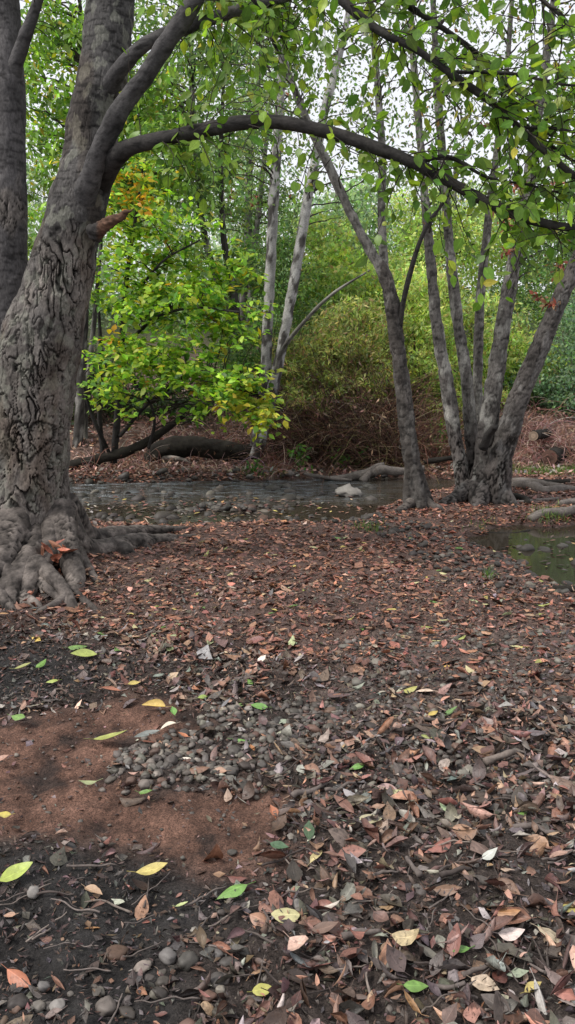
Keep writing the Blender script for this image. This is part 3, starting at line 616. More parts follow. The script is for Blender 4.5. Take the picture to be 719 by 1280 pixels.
pos = crown(clump, [(560, 60, 80, 100, YC, 1.0), (640, 60, 80, 120, YC, 1.), (700, 160, 70, 110, YC, 1.), (600, 190, 60, 80, YC, .9), (700, 300, 40, 60, YC - .3, .6), (540, 250, 30, 40, YC, .5), (620, -140, 180, 120, YC, 1.5)], 6000, (.035, .065), SKYG, (2, 3, 3, 1.2, .35), clump=10, csz=.28)
twigs_to(clump, np.vstack(SC), pos, 150, .012)
crown(clump, [(655, 232, 16, 18, YC - .3, .2), (640, 300, 20, 25, YC - .3, .2), (672, 375, 22, 14, YC - .4, .2), (630, 270, 16, 12, YC - .3, .2), (545, 195, 14, 10, YC, .2), (690, 245, 18, 14, YC - .3, .2), (712, 330, 12, 16, YC - .4, .2), (610, 150, 12, 10, YC, .2)], 330, (.05, .08), [(.28, .07, .045), (.24, .12, .06)], (1, 1), name='dead_leaves', mat_leaf=MDRY)

# ------------------------------------------------------------------ fallen pale-barked tree across the creek
YW = 12.0
wt = thing('fallen_tree', 'fallen dark trunk lying level with two pale stems growing upright from its end', 'tree', G(200, 592))
cfg_fl = dict(freq=14., stretch=.8, amt=.5, depth=.012, lump=.03, lf=5., plate=(.018, .016, .013), smooth=(.021, .018, .014), rref=.1)
limb('trunk', pxl([(186, 584, YW - .1, 12), (190, 572, YW - .05, 22), (204, 563, YW, 28), (228, 558, YW, 27), (255, 559, YW, 25), (285, 564, YW, 24), (308, 566, YW, 23), (322, 566, YW, 18), (328, 558, YW, 8)]), MBARK, wt, cfg_fl, 48, .02)
cfg_wh = dict(freq=16., stretch=.8, amt=.1, depth=.006, lump=.012, lf=5., plate=(.3, .29, .28), smooth=(.050, .044, .040), patch=(.37, .36, .345), pbias=lambda Pn: .05 + .25 * ss(1.2, 2.4, Pn[:, 2]), rref=.08)
_, W1 = limb('stem', pxl([(314, 574, YW, 14), (320, 555, YW, 15), (327, 520, YW, 14), (332, 475, YW, 14), (334, 420, YW, 13), (338, 340, YW, 13), (342, 250, YW, 13), (347, 170, YW, 12), (352, 100, YW, 11), (357, 20, YW, 10), (362, -80, YW, 8), (368, -200, YW, 4)]), MSM, wt, cfg_wh, 32, .03)
_, W2 = limb('stem', pxl([(318, 572, YW - .1, 15), (326, 550, YW - .1, 15), (338, 500, YW - .1, 15), (346, 465, YW - .1, 14), (356, 415, YW - .1, 13), (368, 350, YW - .1, 13), (380, 275, YW - .1, 13), (392, 210, YW - .1, 12), (406, 140, YW - .1, 11), (420, 85, YW - .1, 10), (433, 30, YW - .1, 8), (445, -40, YW - .1, 6), (460, -140, YW - .1, 3)]), MSM, wt, cfg_wh, 32, .03)
limb('branch', pxl([(342, 476, YW - .1, 6), (352, 440, YW - .3, 6), (378, 405, YW - .6, 5), (415, 368, YW - .9, 4), (462, 338, YW - 1.2, 2)]), MSM, wt, cfg_mu, 14, .05)
for l in ([(196, 572, YW, 12), (206, 585, YW - .15, 8), (212, 596, YW - .25, 4), (222, 606, YW - .3, 2)], [(200, 572, YW, 10), (218, 580, YW - .1, 6), (232, 584, YW - .1, 5), (240, 594, YW - .15, 2)], [(190, 576, YW, 10), (186, 590, YW - .1, 7), (182, 600, YW - .15, 3)], [(204, 572, YW - .1, 9), (226, 574, YW - .2, 5), (238, 580, YW - .25, 4), (246, 590, YW - .3, 2)]):
    root(l, cr, 14, .03, wt)
pos = crown(wt, [(360, 90, 90, 110, YW, 1.3), (420, 50, 70, 90, YW, 1.1), (330, 210, 70, 60, YW, 1.), (400, 230, 60, 50, YW, .9), (300, 60, 70, 80, YW, 1.2)], 2200, (.05, .08), SKYG, (3, 3, 2.5, 1, .1), clump=12)
twigs_to(wt, np.vstack([W1, W2]), pos, 90, .014)

# leaning log on the far bank
lg = P(90, 584, 11.3)
o, _ = limb('leaning_log', pxl([(60, 590, 11.4, 14), (90, 582, 11.3, 14), (135, 571, 11.25, 13), (178, 556, 11.2, 12), (210, 534, 11.2, 9), (231, 519, 11.2, 5)]), MBARK, None, cfg_fl, 28, .03)
tag(o, 'thin dark log leaning up to the right above the creek, beside the big trunk', 'log')

# ------------------------------------------------------------------ bright yellow-green tree over the creek
YB = 10.6
bt = thing('broadleaf_sapling', 'young tree with bright yellow-green leaves drooping over the creek beside the big trunk', 'tree', G(142, 578))
SS = []
for l in ([(142, 578, 11.3, 9), (146, 530, 11.2, 9), (150, 480, 11.1, 8), (153, 420, 11., 7), (158, 350, 10.9, 6), (170, 270, 10.8, 4), (180, 200, 10.8, 2)], [(130, 580, 11.3, 6), (126, 540, 11.3, 6), (124, 500, 11.2, 6), (126, 440, 11.1, 5), (122, 360, 11., 3)], [(140, 572, 11.3, 5), (124, 540, 11.1, 5), (112, 510, 11., 4), (104, 480, 10.9, 3)], [(150, 545, 11.2, 5), (190, 500, 10.8, 4), (235, 470, 10.4, 4), (290, 470, 10., 3), (330, 500, 9.8, 1.5)], [(152, 440, 11., 5), (190, 400, 10.6, 4), (240, 385, 10.3, 3), (300, 390, 10., 2)], [(155, 390, 11., 4), (200, 330, 10.6, 3), (250, 300, 10.4, 2)], [(186, 560, 11.1, 4), (193, 530, 10.9, 4), (188, 505, 10.8, 3), (170, 480, 10.7, 2)]):
    o, S = limb('stem', pxl(l), MSM, bt, cfg_dk, 14, .04); SS.append(S)
YG = [(.10, .22, .035), (.25, .43, .05), (.35, .50, .06), (.45, .52, .07), (.50, .42, .04), (.5, .26, .035)]
def sprays(cents, n, Lr, wts, parent, tilt=(.35, -.5, .8)):
    """leaves in layered sprays: flat fans facing up and outward"""
    allp = []
    for (px, py, rx, ry, Yd, dep, k) in cents:
        c0 = P(px, py, Yd); sc = Yd / F; ns_ = max(3, int(k * n / 14))
        sp = c0 + rdir(ns_) * rng.random((ns_, 1)) ** .45 * np.array([rx * sc, dep, ry * sc])
        for s_ in sp:
            m_ = 14; t = rng.random(m_); L = rng.uniform(.25, .55); d = nrm(np.array([rng.uniform(-.4, 1), rng.uniform(-1., .3), rng.uniform(-.35, .05)]))
            allp.append(np.stack([s_[0] + d[0] * t * L, s_[1] + d[1] * t * L, s_[2] + d[2] * t * L - .25 * (t * L) ** 2], 1) + rng.normal(size=(m_, 3)) * np.array([.05, .05, .012]))
    pos = np.vstack(allp); N = len(pos); gl_ = np.repeat(np.exp(.22 * rng.normal(size=N // 14)), 14); pxx, pyy = proj(pos)
    w = np.asarray(wts, float)
    col, _ = pal(N, YG, w, .2); col = col * gl_[:, None]
    tip = ss(240, 340, pxx) * ss(440, 520, pyy); mk_ = rng.random(N) < tip * .55; c2, _ = pal(N, [(.36, .40, .045), (.5, .42, .05)], None, .12); col[mk_] = c2[mk_]
    yb = (np.exp(-(((pxx - 165) / 25) ** 2 + ((pyy - 235) / 30) ** 2)) + .8 * np.exp(-(((pxx - 135) / 16) ** 2 + ((pyy - 418) / 10) ** 2))) > rng.random(N) * 1.3
    c3, _ = pal(N, [(.55, .40, .03), (.6, .3, .03)], None, .15); col[yb] = c3[yb]
    L = rng.uniform(*Lr, N); fw = nrm(rng.normal(size=(N, 3)) * np.array([1, 1, .35]) + np.array([.2, -.35, -.35])); up = nrm(rng.normal(size=(N, 3)) * .35 + np.array([.1, -.25, 1]))
    V, q, c, uv, _ = leafmesh(pos, fw, up, L, L * rng.uniform(.55, .72, N), rng.uniform(0, .35, N), rng.uniform(-.6, .2, N), col, 3, 3)
    mk('crown', V, [q], MLEAF, parent, c, uv); return pos
pos = sprays([(165, 440, 60, 45, 10.6, .6, .16), (220, 450, 70, 40, 10.2, .6, .2), (280, 480, 50, 28, 9.9, .4, .14), (318, 508, 22, 18, 9.7, .2, .05), (170, 350, 65, 55, 10.8, .7, .24), (235, 375, 65, 35, 10.5, .6, .18), (165, 255, 55, 60, 11., .7, .18), (130, 480, 35, 25, 10.8, .4, .05), (260, 330, 50, 30, 10.8, .5, .09), (205, 290, 55, 40, 10.9, .6, .10), (290, 400, 35, 30, 10.4, .4, .06)], 5600, (.07, .125), (3.5, 4, 3.5, 1.8, .4, .12), bt)
twigs_to(bt, np.vstack(SS), pos, 130, .009, (.03, .022, .018))

# ------------------------------------------------------------------ background trees
BG = [(.09, .17, .06), (.13, .23, .075), (.18, .29, .085), (.25, .33, .09), (.36, .32, .08)]
PALE = [(.22, .33, .20), (.26, .38, .22), (.32, .44, .25), (.38, .46, .27)]  # leaves paled and blued to paint distance haze into their colour
WILL = [(.27, .40, .12), (.37, .50, .14), (.47, .55, .16), (.52, .51, .17), (.34, .25, .11)]
BLUE = [(.12, .20, .12), (.16, .26, .15), (.21, .31, .17)]
cfg_bg = dict(cfg_mu); cfg_bg.update(smooth=(.16, .15, .14))
cfg_bd = dict(cfg_mu); cfg_bd.update(smooth=(.05, .045, .04))
def bgtree(name, label, cat, trunks, ells, n, Lr, palette, wts, cfg=cfg_bg, ntw=60, group='trees beyond the creek', r0=.02, **k):
    px, py, Yd, w = trunks[0][0]; p = P(px, py, Yd); z = gz(p[0], p[1])
    t = thing(name, label, cat, (p[0], p[1], z), group); S_ = []
    for l in trunks:
        c_ = pxl(l); c_[0, 2] = min(c_[0, 2], gz(c_[0, 0], c_[0, 1]) - .1)
        o, S = limb('trunk', c_, MSM, t, cfg, 16, .09); S_.append(S)
    pos = crown(t, ells, n, Lr, palette, wts, **k)
    twigs_to(t, np.vstack(S_), pos, ntw, r0)
    return t
bgtree('woodland_tree', 'dark double trunked tree behind the sapling, left of the two pale stems', 'tree', [[(300, 500, 15, 12), (292, 420, 15, 11), (270, 350, 15, 10), (255, 290, 15, 8), (246, 210, 15, 7), (240, 100, 15, 5), (236, -20, 15, 3)], [(296, 500, 15, 16), (296, 430, 15, 15), (292, 370, 15, 11), (280, 300, 15, 8), (276, 200, 15, 6), (280, 90, 15, 4)]],
       [(240, 130, 80, 90, 15, 1.6), (190, 60, 80, 80, 15, 1.6), (250, 250, 70, 60, 15, 1.3), (280, 330, 50, 40, 15, 1.), (300, 30, 70, 60, 15, 1.4), (250, 390, 50, 40, 15, 1.)], 13000, (.075, .125), BG, (2, 3, 3, 2, .15), cfg_bd, 90)
bgtree('woodland_tree', 'pale slim tree with a rusty leaf cluster, far behind the sapling', 'tree', [[(300, 490, 18, 10), (302, 400, 18, 10), (310, 300, 18, 10), (312, 210, 18, 9), (322, 120, 18, 7), (330, 20, 18, 4)], [(305, 480, 18, 8), (315, 340, 18, 8), (325, 250, 18, 7), (335, 160, 18, 5)]],
       [(310, 120, 60, 70, 18, 1.4), (300, 220, 50, 50, 18, 1.2), (340, 290, 40, 50, 18, 1.2)], 8000, (.06, .10), BG, (2, 3, 3, 1.5, .1), cfg_bg, 60)
tr = bpy.data.objects[[o.name for o in C.objects if o.name.startswith('woodland_tree')][-1]]
crown(tr, [(312, 252, 18, 12, 17.8, .3), (295, 240, 10, 10, 17.8, .3)], 160, (.06, .1), [(.32, .09, .06), (.38, .14, .07)], (1, 1), name='dead_leaves', mat_leaf=MDRY)
bgtree('woodland_tree', 'leafy tree with yellowing crown filling the gap right of the big trunk', 'tree', [[(96, 580, 12.6, 14), (99, 520, 12.6, 12), (104, 430, 12.6, 11), (108, 300, 12.6, 9), (105, 150, 12.6, 7), (100, 0, 12.6, 4)], [(110, 575, 12.8, 9), (106, 520, 12.8, 8), (118, 400, 12.8, 6), (130, 260, 12.8, 4)]],
       [(90, 150, 60, 110, 12.6, 1.3), (160, 130, 60, 80, 12.6, 1.2), (60, 280, 40, 80, 12.6, 1.), (150, 220, 55, 60, 12.4, 1.1), (70, 30, 60, 60, 12.6, 1.2), (200, 200, 50, 45, 12.6, 1.)], 12000, (.08, .13), [(.12, .23, .04), (.18, .31, .05), (.25, .38, .055), (.45, .38, .05)], (3, 4, 2, .5), cfg_bd, 80)
bgtree('woodland_tree', 'blue-green tree behind the forked tree and the two pale stems', 'tree', [[(430, 470, 22, 8), (428, 380, 22, 8), (424, 300, 22, 6), (420, 220, 22, 4)]],
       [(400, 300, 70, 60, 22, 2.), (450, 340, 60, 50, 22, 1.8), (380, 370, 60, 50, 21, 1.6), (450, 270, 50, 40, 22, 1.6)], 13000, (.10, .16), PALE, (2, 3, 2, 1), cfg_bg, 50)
bgtree('woodland_tree', 'tall leafy tree rising behind the clump of five trunks', 'tree', [[(560, 460, 20, 9), (562, 380, 20, 9), (566, 300, 20, 7), (570, 200, 20, 5)]],
       [(560, 330, 70, 70, 20, 2.), (520, 280, 50, 40, 20, 1.6), (610, 290, 60, 50, 20, 1.8), (500, 360, 50, 50, 20, 1.6)], 15000, (.08, .12), WILL, (3, 3, 2, 1, .15), cfg_bg, 60)
bgtree('woodland_tree', 'leafy tree behind the thickest leaning trunk at the right edge', 'tree', [[(720, 480, 19, 12), (722, 380, 19, 11), (725, 250, 19, 9), (730, 120, 19, 6)]],
       [(690, 320, 70, 60, 19, 2.), (745, 230, 60, 80, 19, 2.), (660, 380, 50, 50, 19, 1.5), (720, 140, 40, 40, 19, 1.2)], 12000, (.07, .11), BG, (2, 3, 3, 1.6, .3), cfg_bg, 60)
# thickets
def thicket(name, label, cat, px, py, Yd, ells, n, Lr, palette, wts, nst=40, sr=.012, scol=(.06, .045, .035), group='bushes on the far bank', **k):
    p = P(px, py, Yd); z = gz(p[0], p[1]); t = thing(name, label, cat, (p[0], p[1], z), group)
    V, q, c, pos = cloud(ells, n, Lr, palette, wts, **k); mk('foliage', V, [q], MLEAF, t, c, smooth=False)
    pick = pos[rng.integers(0, len(pos), nst)]; paths = []
    for e in pick:
        bx = p[0] + (e[0] - p[0]) * .55 + rng.normal() * .15; by = Yd + (e[1] - Yd) * .4; bb = np.array([bx, by, gz(bx, by) - .05]); tt = np.linspace(0, 1, 7)[:, None]
        mid = (bb + e) / 2 + rng.normal(size=3) * .12 + np.array([0, 0, .1]); paths.append((1 - tt) ** 2 * bb + 2 * tt * (1 - tt) * mid + tt * tt * e)
    V, q = stems(np.array(paths), np.linspace(sr, sr * .3, 7)[None].repeat(nst, 0), 4); mk('stems', V, [q], MTWIG, t, np.array(scol)[None] * np.exp(.3 * rng.normal(size=(len(V), 1))))
    return t
OL = [(.21, .28, .085), (.29, .35, .10), (.38, .40, .12), (.42, .35, .14), (.28, .18, .09)]
thicket('willow_bush', 'olive willow bush with browning leaves above the dry brush, left of the forked tree', 'bush', 420, 560, 13.8, [(400, 440, 60, 38, 13.8, .9), (450, 420, 60, 45, 14.2, .9), (370, 470, 35, 30, 13.6, .7), (470, 470, 35, 35, 13.6, .7), (420, 490, 70, 22, 13.2, .5), (385, 500, 30, 22, 13., .4)], 16000, (.08, .13), OL, (3, 3, 2, 1.6, 1.2), wid=(.22, .32))
thicket('willow_bush', 'bright yellow-green bush seen between the forked tree and the five trunks', 'bush', 535, 560, 14.2, [(535, 450, 40, 60, 14.2, .9), (530, 380, 45, 50, 14.6, .9), (560, 510, 30, 35, 13.8, .6)], 11000, (.08, .13), WILL, (2.5, 3, 3, 2, .6), wid=(.25, .4))
thicket('willow_bush', 'pale green bush filling the gap behind the five trunks', 'bush', 600, 550, 15, [(600, 430, 50, 60, 15, 1.), (640, 450, 50, 50, 15.2, 1.), (590, 500, 45, 35, 14.4, .8)], 11000, (.08, .13), WILL, (3, 3, 2.5, 2, .4), wid=(.3, .45))
thicket('willow_bush', 'blue-green bush at the right edge above the brown brush pile', 'bush', 705, 540, 14.5, [(700, 470, 50, 45, 14.5, 1.), (735, 420, 50, 60, 15, 1.), (655, 480, 25, 25, 14.5, .6)], 11000, (.05, .09), BLUE, (2, 3, 2))
thicket('willow_bush', 'green bush behind the two pale stems above the fallen trunk', 'bush', 300, 560, 14.6, [(370, 400, 50, 60, 15.5, 1.), (300, 460, 40, 40, 14.6, .8), (340, 330, 40, 50, 16, 1.)], 10000, (.06, .10), BG, (2, 3, 3, 1.5, .1))
thicket('willow_bush', 'dim green bush low behind the sapling stems beside the big trunk', 'bush', 170, 560, 14, [(130, 480, 60, 50, 14, .9), (220, 500, 50, 35, 14, .9), (60, 470, 60, 60, 14, .9)], 9000, (.06, .10), [(.035, .06, .025), (.05, .085, .03), (.08, .10, .035)], (3, 3, 1))
thicket('willow_bush', 'tall yellow-green bush left of the forked tree, above the olive bush', 'bush', 440, 520, 16.5, [(430, 370, 60, 50, 16.5, 1.2), (490, 380, 40, 60, 16.5, 1.), (410, 310, 40, 40, 17, 1.)], 11000, (.08, .13), WILL, (3, 3, 2, 1, .2))
# far wood: one mass nobody could count
ells = []
for px in range(-260, 1000, 62):
    top = 205 + 40 * math.sin(px * .021) + rng.uniform(-35, 35) - (60 if px < 330 else -45) - (75 if px > 640 else 0)
    ells += [(px, top + 40, 46, 50, 34 + rng.uniform(-4, 6), 3.), (px + 20, top + 110, 56, 56, 30, 3.), (px, top + 180, 56, 56, 27, 2.5), (px + 25, top + 240, 56, 50, 24, 2.)]
V, q, c, pos = cloud(ells, 120000, (.13, .21), [(.24, .33, .22), (.28, .38, .25), (.34, .43, .27), (.38, .42, .28)], (3, 3, 2, 1))  # distance haze painted in as paler, bluer leaf colours
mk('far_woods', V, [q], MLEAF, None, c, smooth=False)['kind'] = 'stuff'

# ------------------------------------------------------------------ dry brush
RB = [(.16, .075, .05), (.21, .10, .07), (.28, .18, .13), (.09, .045, .034), (.38, .28, .20)]
def brush(name, label, px, py, Yd, wpx, hpx, n, palette, wts, leafn=200, arch=1., cat='brush', group='dry brush on the far bank', rr=(.003, .008), lie=.0):
    p = P(px, py, Yd); z0 = gz(p[0], p[1]); t = thing(name, label, cat, (p[0], p[1], z0), group)
    sc = Yd / F; W_ = wpx * sc; H_ = hpx * sc; K = 8
    bx = p[0] + rng.uniform(-1, 1, n) * W_ * .5; by = Yd + rng.uniform(-.45, .45, n); bz = ground(bx, by) - .03
    d = nrm(np.stack([rng.normal(size=n) * .7, rng.normal(size=n) * .6 - .15, np.abs(rng.normal(size=n)) * (1 - lie) + .5 * (1 - lie)], 1)); L = H_ * rng.uniform(.6, 1.7, n)
    q = [np.stack([bx, by, bz], 1)]
    for k in range(K - 1):
        d = nrm(d + np.array([0, 0, -.20 * arch]) + rng.normal(size=(n, 3)) * .13); q.append(q[-1] + d * (L / (K - 1))[:, None])
    q = np.stack(q, 1); gg = ground(q[..., 0], q[..., 1]); q[..., 2] = np.maximum(q[..., 2], gg + .01)
    r = rng.uniform(*rr, n)[:, None] * np.linspace(1, .35, K)[None]
    V, f = stems(q, r, 3); col, _ = pal(n, palette, wts, .25); mk('stems', V, [f], MTWIG, t, np.repeat(col, K * 3, 0))
    if leafn:
        i = rng.integers(0, n, leafn); j = rng.integers(2, K, leafn); pos = q[i, j] + rng.normal(size=(leafn, 3)) * .03; c2, _ = pal(leafn, palette, wts, .3); L2 = rng.uniform(.05, .1, leafn)
        V, f, c, uv, _ = leafmesh(pos, nrm(rng.normal(size=(leafn, 3)) + np.array([0, 0, -.8])), rdir(leafn), L2, L2 * .35, .4, 0, c2); mk('dead_leaves', V, [f], MDRY, t, c, smooth=False)
    return t
DKB = [(.04, .024, .018), (.07, .036, .026), (.12, .06, .04), (.22, .15, .10), (.12, .10, .04)]  # brush colours darkened to paint the shade of the hollow under the bushes
for k, (px, py, Yd, w, h, lab) in enumerate([
    (365, 575, 12.5, 60, 70, 'rust brown arching brush just right of the two pale stems'),
    (410, 578, 12.4, 60, 90, 'dark brown arching brush right above the pale rock in the creek'),
    (455, 580, 12.3, 60, 105, 'tall rust brown brush above the driftwood, left of the forked tree'),
    (490, 582, 12.2, 40, 90, 'dark tangled brush close behind the forked trunk'),
    (545, 575, 12.4, 50, 60, 'reddish brush between the forked trunk and the five trunks'),
    (420, 545, 13.3, 110, 95, 'dark brush at the back below the olive willow bush'),
    (480, 545, 13.3, 90, 95, 'dark brush at the back behind the forked trunk')]):
    brush('dry_brush', lab, px, py, Yd, w, h, 360, DKB if k != 4 else RB, (3, 3, 2, 1.4, 1.2), 520)
PK = [(.27, .155, .13), (.34, .23, .19), (.20, .095, .075), (.42, .32, .27)]
for px, py, Yd, w, h, lab in [(690, 560, 12.4, 80, 62, 'big pinkish brown brush pile with sawn log ends, right edge'), (660, 585, 11.9, 60, 28, 'low pinkish twigs in front of the brush pile, right of the five trunks'), (730, 575, 12., 60, 50, 'pinkish brown brush pile cut by the right edge'), (650, 545, 13., 50, 50, 'pinkish brush behind the leaning fifth trunk')]:
    brush('dry_brush', lab, px, py, Yd, w, h, 420, PK, (3, 2, 3, 1), 200, 1.6)
for px, py, Yd, w, h, lab in [(250, 588, 11.5, 110, 22, 'low dead fern tangle under the level fallen trunk'), (150, 590, 11.4, 80, 30, 'pale dead twigs below the leaning log'), (300, 540, 12.8, 80, 45, 'rusty dead fern above the fallen trunk'), (215, 535, 12.8, 80, 40, 'rusty dead fern between leaning log and fallen trunk'), (345, 590, 11.6, 50, 34, 'reddish dead fern under the foot of the two pale stems')]:
    brush('dry_brush', lab, px, py, Yd, w, h, 260, PK + RB[:2], (3, 3, 1, 2, 2, 2), 160, 1.5)

# sawn log ends and driftwood
def log(l, label, cfg, ns=26, name='log', end=None, cat='log', group=None):
    c = pxl(l)
    if cat == 'driftwood': c[:, 2] = np.maximum(c[:, 2], ground(c[:, 0], c[:, 1]) + .55 * c[:, 3])
    o = c[0, :3].copy()
    V, D, q, S, r = tube(c, ns, .03); d, cc = bark(V.reshape(-1, 3), D.reshape(-1, 3), None, cfg); VV, fs = capped((V.reshape(-1, 3) + D.reshape(-1, 3) * (d * np.minimum(1, np.repeat(r, ns) / cfg['rref']))[:, None]).reshape(V.shape), q)
    cc = np.vstack([cc, cc[:1], cc[-1:]])
    ob = mk(name, VV, fs, MSM, None, cc, origin=o); tag(ob, label, cat, group)
    if end is not None:     # pale sawn disc, butted a hair proud of the end ring
        ob['_o'] = [float(v) for v in o]
        ring = V[0]; ctr = ring.mean(0); ax = nrm(S[0] - S[1]); R_ = [ctr + ax * .014]; cl = [np.array(end) * .8]
        for rr in (.35, .7, .98): R_ += list(ctr + (ring - ctr) * rr + ax * .012); cl += [np.array(end) * (1 + .25 * rng.normal())] * ns
        f4 = []; f3 = []
        for j in range(ns):
            f3.append([0, 1 + j, 1 + (j + 1) % ns])
            for k in (0, 1): f4.append([1 + k * ns + j, 1 + (k + 1) * ns + j, 1 + (k + 1) * ns + (j + 1) % ns, 1 + k * ns + (j + 1) % ns])
        mk('cut_end', np.array(R_), [np.array(f4), np.array(f3)], MDRY, ob, np.array(cl))
    return ob
log([(667, 545, 11.75, 12), (678, 543, 12.3, 12), (690, 541, 13., 11)], 'dark log with pale sawn end facing out of the brush pile', cfg_fl, end=(.30, .22, .16))
log([(687, 572, 11.5, 20), (702, 568, 12.1, 20), (715, 565, 12.6, 19)], 'short thick log with reddish sawn end, lower in the brush pile', cfg_fl, end=(.15, .08, .06))
cfg_dw = dict(freq=14., stretch=1., amt=.25, depth=.008, lump=.02, lf=6., plate=(.15, .13, .115), smooth=(.155, .135, .12), rref=.08)
dw = log([(405, 598, 10.95, 4), (430, 597, 10.9, 8), (450, 594, 10.9, 11), (475, 588, 10.9, 13), (500, 589, 10.95, 10), (530, 585, 11., 7)], 'forked grey driftwood on the far bank left of the forked trunk', cfg_dw, name='driftwood', cat='driftwood')
log([(452, 602, 10.8, 9), (461, 592, 10.85, 8), (468, 584, 10.9, 7), (480, 580, 10.95, 4)], 'short grey driftwood prong standing across the longer driftwood', cfg_dw, name='driftwood', cat='driftwood', group=None)
log([(380, 592, 11., 4), (400, 596, 10.9, 5), (425, 599, 10.85, 5), (440, 600, 10.8, 3)], 'thin pale driftwood stick at the water edge above the pale rock', cfg_dw, name='driftwood', cat='driftwood')
log([(530, 578, 11.3, 6), (560, 573, 11.3, 7), (600, 568, 11.5, 5)], 'dark level stick behind the forked trunk on the far bank', cfg_fl, name='driftwood', cat='driftwood')
for l, lab in (([(640, 607, 9.9, 9), (655, 611, 9.8, 11), (668, 617, 9.7, 11), (690, 626, 9.5, 9), (715, 632, 9.4, 6)], 'upper grey root-like pole right of the five trunks'),
               ([(636, 616, 9.6, 9), (652, 620, 9.5, 12), (666, 628, 9.35, 12), (680, 634, 9.2, 11), (705, 628, 9.3, 9), (730, 628, 9.3, 6)], 'curved grey pole lying just right of the five trunks'),
               ([(632, 640, 8.9, 10), (645, 637, 8.8, 12), (655, 640, 8.7, 11), (660, 646, 8.5, 6)], 'short dark root stub at the foot of the five trunks'),
               ([(662, 658, 7.9, 9), (680, 650, 7.95, 12), (700, 642, 8.0, 13), (722, 637, 8.1, 12), (760, 630, 8.2, 8)], 'thick pale driftwood log leaning over the pool at right edge'),
               ([(668, 608, 9.9, 7), (690, 611, 9.85, 9), (712, 611, 9.8, 7)], 'short black log on the grass at right'),
               ([(700, 636, 8.5, 8), (712, 630, 8.6, 9), (730, 640, 8.6, 9)], 'grey knotted wood behind the pale log at right edge'),
               ([(640, 648, 8.5, 5), (670, 640, 8.7, 5), (700, 640, 8.9, 4)], 'thin grey branch behind the pale log by the pool'),
               ([(610, 671, 7.5, 3), (640, 668, 7.5, 5), (662, 664, 7.6, 5)], 'dark wet branch at the far rim of the pool')):
    black = 'black' in lab or 'dark' in lab
    log(l, lab, cfg_fl if black else cfg_dw, name='driftwood', cat='driftwood')
log([(690, 759, 5.15, 10), (712, 762, 5.1, 10), (740, 766, 5.05, 9)], 'dark wet stick at the near rim of the pool, right edge', cfg_fl, name='driftwood', cat='driftwood')

# ------------------------------------------------------------------ stones
ICO = None
def ico(sub=2):
    import bmesh
    bm = bmesh.new(); bmesh.ops.create_icosphere(bm, subdivisions=sub, radius=1.); V = np.array([v.co for v in bm.verts]); f = np.array([[v.index for v in p.verts] for p in bm.faces]); bm.free(); return V, f
IV3, IF3 = ico(3); IV2, IF2 = ico(2)
def stonegeo(p, r, flat, sub=3, seed=0., rot=None, rg=.30):
    V, f = (IV3, IF3) if sub == 3 else (IV2, IF2)
    s_ = np.array([r * rng.uniform(.85, 1.25), r * rng.uniform(.75, 1.05), r * flat]); n = rg * pn(V * 1.3 + seed) + .4 * rg * pn(V * 2.7 + seed)
    W_ = V * (1 + n)[:, None] * s_; a = rng.uniform(0, 6.28); ca, sa = math.cos(a), math.sin(a); tl = rng.normal() * .2
    W_ = np.stack([W_[:, 0] * ca - W_[:, 1] * sa, W_[:, 0] * sa + W_[:, 1] * ca, W_[:, 2] + tl * W_[:, 0]], 1)
    return W_ + p, f
c0 = P(437, 620, 9.6); c0[2] = WATER + .035
V, f = stonegeo(c0, .14, .5, 3, 4., rg=.5); V = c0 + (V - c0) * np.array([1.15, .8, 1.])
V = V + .03 * fbm(V * 9, 4)[:, None]
mk_c = np.array([.20, .185, .165]) * (1 + .35 * fbm(V * 12, 3))[:, None] * (.45 + .55 * ss(WATER, WATER + .05, V[:, 2]))[:, None]
tag(mk('rock', V, [f], MSTONE, None, mk_c, origin=c0), 'pale grey rock standing out of the dark creek water', 'rock')
STC = [(.125, .115, .108), (.085, .078, .074), (.19, .175, .16), (.06, .053, .048), (.15, .095, .078), (.26, .24, .22)]
STN = ['grey', 'dark grey', 'light grey', 'blackish', 'reddish', 'pale']
def region(px, py):
    v = 'bottom edge' if py > 1180 else 'lower part' if py > 1040 else 'middle ground' if py > 900 else 'far ground'
    h = 'left' if px < 240 else 'centre' if px < 480 else 'right'
    return f'{h} {v}'
# candidates by zone
cand = []
def addst(n, poly, rlo, rhi, emb, wts):
    a = np.array(poly); x = rng.uniform(a[:, 0].min(), a[:, 0].max(), n); y_ = rng.uniform(a[:, 1].min(), a[:, 1].max(), n); d_ = sd(poly, x, y_) + .08 * fbm(v3(x * 4, y_ * 4), 3)
    k = d_ < rng.normal(size=n) * .05
    for X_, Y_ in zip(x[k], y_[k]): cand.append((X_, Y_, rng.uniform(rlo, rhi) * (1 + .5 * (rng.random() < .1)), emb, rng.choice(6, p=np.array(wts) / sum(wts))))
addst(1150, PEB[0], .008, .020, .4, (5, 3, 3, 2, 1.6, .8))
addst(650, PEB[1], .008, .021, .55, (5, 3, 3, 1.5, .8, 1.2))
addst(60, PEB[2], .008, .022, .45, (4, 4, 1.5, 3, 2, .8))
addst(500, [(.0, 3.3), (.9, 3.4), (1.1, 2.6), (.2, 2.4)], .008, .018, .4, (4, 3, 2, 2, 1, .6))
addst(200, [(-.5, 1.4), (1.5, 1.4), (1.8, 3.0), (.1, 3.0)], .006, .015, .45, (4, 3, 2, 2, 1, .5))
addst(420, SAND, .002, .009, .3, (3, 4, 1, 3, 3, .4))
addst(1100, [(1., 5.3), (1.9, 5.0), (2.4, 5.4), (2.1, 6.), (1.5, 7.3), (.6, 8.), (.3, 7.5), (1.1, 6.5)], .010, .030, .3, (3, 5, 1, 5, .6, .5))
